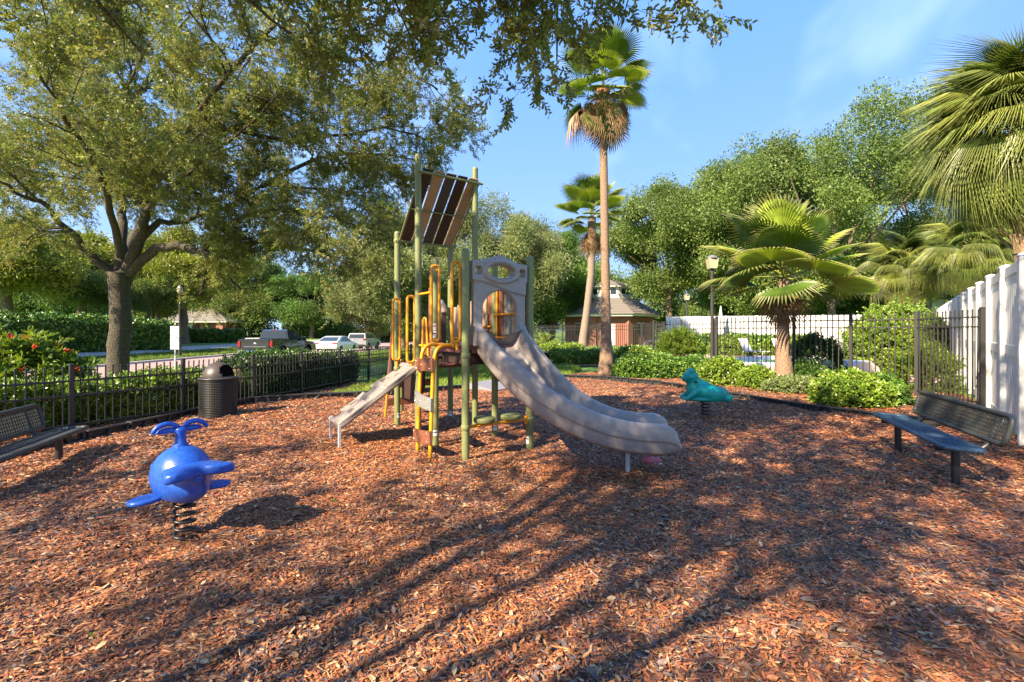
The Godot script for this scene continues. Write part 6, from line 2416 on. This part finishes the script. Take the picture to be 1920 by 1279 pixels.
func pickup(at: Vector3) -> void:
	var paint := car_paint(0.012, 0.013, 0.012, 0.0)
	var t := thing("pickup_truck", "black pickup truck parked on the brick street, tailgate towards the camera", "truck", at)
	# rear bumper at z = 0, nose at z = -5.9; profile runs along +z backwards, so shift by length
	var n := -5.9
	var body := shell([[0.0, 0.55], [0.08, 0.95], [0.35, 1.12], [1.55, 1.22], [1.7, 1.24], [3.75, 1.30], [3.78, 1.38], [5.78, 1.40], [5.82, 1.36], [5.82, 0.62], [5.3, 0.55], [5.1, 0.55], [4.98, 0.86], [4.62, 1.0], [4.26, 0.86], [4.14, 0.50], [1.72, 0.50], [1.60, 0.86], [1.24, 1.0], [0.88, 0.86], [0.76, 0.55]], 0.98, 0.05, 0.9)
	part("body", body, paint, t, Vector3(0, 0, n))
	var cab := shell([[1.75, 1.24], [2.55, 1.88], [2.8, 1.95], [3.5, 1.95], [3.70, 1.88], [3.80, 1.34]], 0.93, 0.30, 1.28)
	part("cab", cab, paint, t, Vector3(0, 0, n))
	var rw := MB.new()
	rw.quad(Vector3(-0.80, 1.40, n + 3.815), Vector3(0.80, 1.40, n + 3.815), Vector3(0.68, 1.84, n + 3.735), Vector3(-0.68, 1.84, n + 3.735))
	part("rear_window", rw, M.glass, t)
	for s: float in [-1.0, 1.0]:
		var sw := MB.new()
		var hx := func(y: float) -> float: return s * (0.938 - 0.30 * (y - 1.28))
		sw.quad(Vector3(hx.call(1.34), 1.34, n + 2.05), Vector3(hx.call(1.80), 1.80, n + 2.56), Vector3(hx.call(1.84), 1.84, n + 2.95), Vector3(hx.call(1.34), 1.34, n + 2.95))
		part("side_window", sw, M.glass, t)
		var s2 := MB.new()
		s2.quad(Vector3(hx.call(1.36), 1.36, n + 3.03), Vector3(hx.call(1.84), 1.84, n + 3.03), Vector3(hx.call(1.82), 1.82, n + 3.55), Vector3(hx.call(1.38), 1.38, n + 3.62))
		part("side_window", s2, M.glass, t)
		block(t, "tail_light", M.tail, Vector3(s * 0.91, 1.12, n + 5.815), Vector3(0.14, 0.32, 0.09))
		var mir := block(t, "mirror", M.black_metal, Vector3(s * 1.12, 1.36, n + 2.12), Vector3(0.24, 0.26, 0.13), 0.0, 0.04)
		block(mir, "mirror_glass", M.glass, Vector3(0, 0, 0.068), Vector3(0.18, 0.2, 0.01))
		for z: float in [1.24, 4.62]:
			wheel(t, Vector3(s * 0.86, 0.40, n + z), 0.40, 0.28)
			var fl := MB.new()
			var arc := PackedVector3Array()
			for k in 13:
				var a := lerpf(-0.25, PI + 0.25, k / 12.0)
				arc.append(Vector3(s * 0.985, 0.50 + sin(a) * 0.50, n + z + cos(a) * 0.50))
			fl.tube(arc, PackedFloat32Array([0.035]), 6)
			part("wheel_arch", fl, M.black_metal, t)
	var gate := block(t, "tailgate", paint, Vector3(0, 1.08, n + 5.835), Vector3(1.60, 0.56, 0.05), 0.0, 0.015)
	block(gate, "trim_bar", M.chrome, Vector3(0, -0.12, 0.03), Vector3(1.30, 0.045, 0.02))
	var oval := MB.new()
	oval.lathe(PackedVector2Array([Vector2(0.0, 0.012), Vector2(0.09, 0.010), Vector2(0.115, 0.0)]), Vector3.ZERO, 20, Basis(Vector3(1, 0, 0), Vector3(0, 0, 1), Vector3(0, 0.42, 0)))
	part("emblem", oval, M.chrome, gate, Vector3(0, 0.07, 0.027))
	var bump := block(t, "bumper", M.chrome, Vector3(0, 0.66, n + 5.93), Vector3(1.92, 0.20, 0.16), 0.0, 0.04)
	block(bump, "plate", M.sticker, Vector3(0.0, -0.02, 0.085), Vector3(0.31, 0.155, 0.01))
	block(bump, "hitch", M.black_metal, Vector3(0, -0.16, 0.02), Vector3(0.5, 0.1, 0.1))
	block(t, "brake_light", M.tail, Vector3(0, 1.915, n + 3.68), Vector3(0.3, 0.035, 0.04))
	var under := MB.new()
	under.box(Vector3(0, 0.45, n + 2.95), Vector3(1.5, 0.2, 5.2), Basis.IDENTITY, 0.02)
	part("chassis", under, M.tyre, t)


func sedan(at: Vector3) -> void:
	var paint := car_paint(0.70, 0.70, 0.69, 0.0)
	var t := thing("parked_car", "white sedan parked in front of the black pickup", "car", at)
	var n := -4.9
	part("body", shell([[0.02, 0.45], [0.05, 0.66], [0.35, 0.80], [1.35, 0.94], [3.9, 1.00], [4.72, 1.03], [4.86, 0.98], [4.88, 0.50], [4.7, 0.35], [4.42, 0.33], [4.30, 0.62], [4.0, 0.74], [3.70, 0.62], [3.58, 0.30], [1.42, 0.30], [1.30, 0.62], [1.0, 0.74], [0.70, 0.62], [0.58, 0.33], [0.2, 0.33]], 0.92, 0.10, 0.7), paint, t, Vector3(0, 0, n))
	part("cabin", shell([[1.25, 0.93], [2.1, 1.38], [2.5, 1.45], [3.1, 1.44], [3.6, 1.34], [4.55, 1.02]], 0.84, 0.36, 0.95), paint, t, Vector3(0, 0, n))
	var rw := MB.new()
	rw.quad(Vector3(-0.72, 1.07, n + 4.46), Vector3(0.72, 1.07, n + 4.46), Vector3(0.60, 1.35, n + 3.62), Vector3(-0.60, 1.35, n + 3.62))
	part("rear_window", rw, M.glass, t)
	for s: float in [-1.0, 1.0]:
		var hx := func(y: float) -> float: return s * (0.848 - 0.36 * (y - 0.95))
		for w: Array in [[1.55, 2.15, 2.68, 2.68], [2.74, 2.74, 3.32, 3.85]]:
			var sw := MB.new()
			sw.quad(Vector3(hx.call(1.0), 1.0, n + w[0]), Vector3(hx.call(1.36), 1.36, n + w[1]), Vector3(hx.call(1.34 if w[2] > 3 else 1.39), 1.34 if w[2] > 3 else 1.39, n + w[2]), Vector3(hx.call(1.02), 1.02, n + w[3]))
			part("side_window", sw, M.glass, t)
		block(t, "tail_light", M.tail, Vector3(s * 0.72, 0.88, n + 4.865), Vector3(0.40, 0.09, 0.06))
		block(t, "mirror", paint, Vector3(s * 1.0, 1.02, n + 1.75), Vector3(0.2, 0.13, 0.12), 0.0, 0.03)
		for z: float in [1.0, 4.0]:
			wheel(t, Vector3(s * 0.80, 0.33, n + z), 0.33, 0.22)
	var bump := block(t, "bumper", M.black_metal, Vector3(0, 0.42, n + 4.90), Vector3(1.3, 0.14, 0.06))
	block(bump, "plate", M.lantern, Vector3(0, 0.24, 0.0), Vector3(0.31, 0.155, 0.01))


func suv(at: Vector3) -> void:
	var paint := car_paint(0.42, 0.42, 0.42, 0.6)
	var t := thing("parked_car", "silver sport utility car parked farthest along the street", "car", at)
	var n := -4.7
	part("body", shell([[0.02, 0.5], [0.06, 0.85], [0.3, 0.98], [1.3, 1.10], [4.55, 1.16], [4.66, 1.1], [4.68, 0.55], [4.4, 0.40], [4.25, 0.40], [4.12, 0.72], [3.80, 0.84], [3.48, 0.72], [3.36, 0.36], [1.36, 0.36], [1.24, 0.72], [0.92, 0.84], [0.60, 0.72], [0.48, 0.40], [0.2, 0.4]], 0.92, 0.08, 0.8), paint, t, Vector3(0, 0, n))
	part("cabin", shell([[1.25, 1.09], [1.95, 1.58], [2.4, 1.68], [3.9, 1.68], [4.35, 1.62], [4.62, 1.15]], 0.86, 0.26, 1.1), paint, t, Vector3(0, 0, n))
	var rw := MB.new()
	rw.quad(Vector3(-0.72, 1.20, n + 4.63), Vector3(0.72, 1.20, n + 4.63), Vector3(0.66, 1.54, n + 4.42), Vector3(-0.66, 1.54, n + 4.42))
	part("rear_window", rw, M.glass, t)
	for s: float in [-1.0, 1.0]:
		var hx := func(y: float) -> float: return s * (0.868 - 0.26 * (y - 1.1))
		for w: Array in [[1.6, 2.08, 2.7, 2.7], [2.76, 2.76, 3.6, 3.6], [3.66, 3.66, 4.1, 4.3]]:
			var sw := MB.new()
			sw.quad(Vector3(hx.call(1.16), 1.16, n + w[0]), Vector3(hx.call(1.56), 1.56, n + w[1]), Vector3(hx.call(1.58), 1.58, n + w[2]), Vector3(hx.call(1.18), 1.18, n + w[3]))
			part("side_window", sw, M.glass, t)
		block(t, "tail_light", M.tail, Vector3(s * 0.76, 1.06, n + 4.67), Vector3(0.26, 0.16, 0.07))
		for z: float in [0.92, 3.80]:
			wheel(t, Vector3(s * 0.80, 0.36, n + z), 0.36, 0.24)
	block(t, "bumper", M.black_metal, Vector3(0, 0.5, n + 4.70), Vector3(1.5, 0.2, 0.06))


func lamp_post(label: String, at: Vector3, h: float, acorn: bool) -> void:
	var t := thing("street_lamp", label, "street lamp", at, 0.0, "street lamps")
	var p := MB.new()
	p.lathe(PackedVector2Array([Vector2(0.12, -0.2), Vector2(0.12, 0.18), Vector2(0.075, 0.26), Vector2(0.06, 0.6), Vector2(0.05, h - 0.15), Vector2(0.08, h - 0.10), Vector2(0.05, h - 0.04), Vector2(0.09, h), Vector2(0, h)]), Vector3.ZERO, 16)
	part("pole", p, M.bronze, t)
	var l := MB.new()
	if acorn:
		l.lathe(PackedVector2Array([Vector2(0.09, h), Vector2(0.17, h + 0.12), Vector2(0.18, h + 0.26), Vector2(0.10, h + 0.44), Vector2(0, h + 0.46)]), Vector3.ZERO, 16)
	else:
		l.prism(PackedVector2Array([Vector2(-0.11, 0), Vector2(0.11, 0), Vector2(0.17, 0.34), Vector2(-0.17, 0.34)]), Vector3(0, h, 0), Basis.IDENTITY, 0.14)
	part("lantern", l, M.lantern, t)
	var c := MB.new()
	c.lathe(PackedVector2Array([Vector2(0.20 if not acorn else 0.06, h + (0.345 if not acorn else 0.46)), Vector2(0.12 if not acorn else 0.04, h + (0.43 if not acorn else 0.52)), Vector2(0, h + (0.47 if not acorn else 0.56))]), Vector3.ZERO, 12)
	part("cap", c, M.lamp_metal, t)


func street() -> void:
	pickup(P(-14.6, -0.43, 26.0))
	sedan(P(-14.5, -0.43, 35.6))
	suv(P(-14.45, -0.43, 42.5))
	lamp_post("grey street lamp with acorn globe across the street by the brick house", P(-22.1, -0.25, 30.5), 4.2, true)
	lamp_post("bronze lamp post with square lantern at the pool fence corner", P(6.72, -0.02, 15.4), 3.55, false)
	lamp_post("far slim lamp post seen left of the square lantern one", P(12.2, -0.02, 32.0), 3.6, false)
	var s := thing("parking_sign", "white two panel sign on a thin post beside the street", "sign", P(-11.75, -0.35, 16.0))
	var pole := MB.new()
	pole.box(Vector3(0, 0.6, 0.0), Vector3(0.05, 2.0, 0.04), Basis.IDENTITY, 0.004)
	part("pole", pole, M.galv, s)
	for k in 2:
		var m := MB.new()
		m.box(Vector3(0, 1.345 + 0.41 * k, 0.028), Vector3(0.30, 0.40, 0.006), Basis.IDENTITY, 0.002)
		part("panel", m, M.sticker, s)


# ---------------------------------------------------------------- pool side
func pool_side() -> void:
	var deck := MB.new()
	var ring := PackedVector2Array([Vector2(8.6, 14.6), Vector2(12.5, 12.6), Vector2(24.0, 26.0), Vector2(22.0, 27.8), Vector2(10.6, 28.6), Vector2(7.2, 25.0), Vector2(7.8, 18.0)])
	var t := Geometry2D.triangulate_polygon(ring)
	for i in range(0, t.size(), 3):
		deck.out_tri(P(ring[t[i]].x, -0.02, ring[t[i]].y), P(ring[t[i + 1]].x, -0.02, ring[t[i + 1]].y), P(ring[t[i + 2]].x, -0.02, ring[t[i + 2]].y), Vector3.UP)
	setting("pool_deck", deck, M.pool_deck)
	var cop := MB.new()
	var path := []
	for k in 28:
		var a := TAU * k / 28.0
		path.append(P(13.2 + cos(a) * 3.6 + sin(a) * 1.2, 0.0, 21.6 + sin(a) * 2.6 + cos(a) * 0.8))
	cop.tube(PackedVector3Array(path), PackedFloat32Array([0.13]), 8, false, true)
	setting("pool_coping", cop, M.white_trim)
	var wat := MB.new()
	var low := PackedVector3Array()
	for p: Vector3 in path:
		low.append(Vector3(p.x, 0.035, p.z))
	wat.fan(low, Vector3.UP)
	setting("pool_water", wat, M.water)
	var floor_m := MB.new()
	var fl := PackedVector3Array()
	for p: Vector3 in path:
		fl.append(Vector3(p.x, 0.0, p.z))
	floor_m.fan(fl, Vector3.UP)
	setting("pool_floor", floor_m, mat(lin(0.10, 0.45, 0.50), 0.6))
	# pale concrete slab beyond the fence, its sunlit glare put into the white colour
	var slab := MB.new()
	slab.prism(PackedVector2Array([Vector2(-0.9, 0), Vector2(0.95, 0), Vector2(0.85, 0.26), Vector2(0.3, 0.5), Vector2(-0.5, 0.46), Vector2(-0.85, 0.3)]), P(11.0, -0.02, 15.0), Basis(Vector3.UP, 0.5), 0.5)
	var so := part("sunlit_slab", slab, M.white_trim)
	tag(so, "white slab standing for sunlit concrete inside the pool fence under the round shrub", "boulder")
	# loungers
	for e: Array in [["white sling lounger, the one nearer the lamp post", 13.3, 25.4, 0.35], ["white sling lounger, the one nearer the short palm", 15.0, 25.2, 0.15], ["white sling lounger half hidden behind the short palm's trunk", 16.9, 24.9, 0.0]]:
		var l := thing("sun_lounger", e[0], "lounger", P(e[1], -0.02, e[2]), e[3], "loungers by the pool")
		var seat := MB.new()
		seat.box(Vector3(0, 0.34, 0.35), Vector3(0.62, 0.03, 1.25), Basis.IDENTITY, 0.01)
		part("seat", seat, M.sling, l)
		var back := MB.new()
		back.box(Vector3(0, 0.66, -0.46), Vector3(0.62, 0.85, 0.03), Basis(Vector3.RIGHT, -0.5), 0.01)
		part("backrest", back, M.sling, l)
		for x: float in [-0.28, 0.28]:
			for z: float in [-0.2, 0.9]:
				var lg := MB.new()
				lg.bar(Vector3(x, 0.0, z + 0.08), Vector3(x, 0.34, z), 0.016, 8)
				part("leg", lg, M.white_trim, l)
	# pool ladder rails, a folded parasol
	var hand := thing("pool_handrail", "pair of curved white pool handrails before the brick pavilion", "handrail", P(8.6, -0.02, 29.0))
	for z: float in [0.0, 0.6]:
		part("rail", pipe(filleted([Vector3(-0.45, 0, z), Vector3(-0.15, 0.85, z), Vector3(0.35, 0.85, z), Vector3(0.5, 0.0, z)], 0.25, 6), 0.025, 8), M.white_trim, hand)
	var par := thing("folded_parasol", "folded pale parasol standing behind the lamp post by the pool", "parasol", P(13.2, -0.02, 29.0))
	var pp := MB.new()
	pp.bar(Vector3(0, 0, 0), Vector3(0, 2.6, 0), 0.03, 8)
	part("pole", pp, M.white_trim, par)
	var pc := MB.new()
	pc.lathe(PackedVector2Array([Vector2(0.14, 1.2), Vector2(0.24, 1.35), Vector2(0.16, 2.1), Vector2(0.03, 3.0), Vector2(0, 3.05)]), Vector3.ZERO, 10)
	part("canopy", pc, M.sling, par)


# ---------------------------------------------------------------- small things
func small_things() -> void:
	# pink shoe behind the slide's leg
	var shoe := thing("shoe", "small pink shoe on the mulch behind the slide's metal leg", "shoe", P(1.52, 0.0, 4.98), 0.2)
	var sh := MB.new()
	sh.nets(Vector3(-0.13, -0.02, -0.07), Vector3(0.13, 0.12, 0.07), 0.008, func(p: Vector3) -> float:
		var d := ell(p, Vector3(0.035, 0.03, 0), Vector3(0.085, 0.042, 0.04))
		d = smin(d, ell(p, Vector3(-0.05, 0.05, 0), Vector3(0.055, 0.055, 0.036)), 0.03)
		return maxf(maxf(d, -p.y), -ell(p, Vector3(-0.055, 0.10, 0), Vector3(0.04, 0.05, 0.024))))
	part("upper", sh, M.pink, shoe)
	var sole := MB.new()
	sole.box(Vector3(0.0, 0.002, 0), Vector3(0.22, 0.022, 0.08), Basis.IDENTITY, 0.01)
	part("sole", sole, M.white_trim, shoe)
	# grey plastic ramp over the edging
	var rp := MB.new()
	rp.prism(PackedVector2Array([Vector2(-0.75, -0.05), Vector2(0.75, -0.05), Vector2(0.75, 0.02), Vector2(0.05, 0.145), Vector2(-0.05, 0.145), Vector2(-0.75, 0.02)]), P(-0.80, 0, 11.75), Basis(Vector3.UP, turn_to(Vector2.ZERO, Vector2(0.6, 1.0)) + PI / 2), 0.50)
	var ro := part("access_ramp", rp, M.ramp)
	tag(ro, "grey plastic access ramp over the black edging behind the tower", "ramp")
	# fallen twigs
	for e: Array in [["forked dry twig lying on the mulch beyond the slide", 2.15, 10.6, 0.5], ["short dry stick on the mulch beneath the forked twig", 2.25, 10.0, 1.3]]:
		var tw := thing("fallen_twig", e[0], "twig", P(e[1], 0.03, e[2]), e[3])
		var m := MB.new()
		m.tube(smooth_path([Vector3(-0.28, 0, 0), Vector3(-0.05, 0.02, 0.03), Vector3(0.15, 0.02, -0.02), Vector3(0.30, 0.0, 0.0)], 3), PackedFloat32Array([0.010, 0.010, 0.009, 0.009, 0.008, 0.007, 0.006, 0.005, 0.004, 0.003]), 6)
		part("stem", m, M.dead, tw)
		var f := MB.new()
		f.tube(PackedVector3Array([Vector3(0.0, 0.02, 0.02), Vector3(0.1, 0.05, 0.10), Vector3(0.2, 0.03, 0.16)]), PackedFloat32Array([0.007, 0.005, 0.003]), 6)
		part("fork", f, M.dead, tw)
	# seedlings that have come up through the mulch
	var lv := MB.new()
	for k in 4:
		var a := k * 1.6
		lv.col = Color(0.13, 0.24, 0.03)
		leaf(lv, Vector3.ZERO, Vector3(cos(a) * 0.7, 0.7, sin(a) * 0.7).normalized(), Vector3(-sin(a), 0, cos(a)), 0.045, 0.02, true)
	var lm := lv.mesh()
	for k in 14:
		var d := R(1.9, 5.5)
		var x := R(-0.95, 0.95) * d
		var o := part("seedling", lm, M.leaf, null, P(x, mulch_h(x, d) + 0.012, d))
		o.rotation.y = R(0, TAU)
		var s := R(0.4, 0.8)
		o.scale = Vector3(s, s, s)
		tag(o, "tiny green seedling sprouting through the bark mulch", "seedling", "seedlings in the mulch")
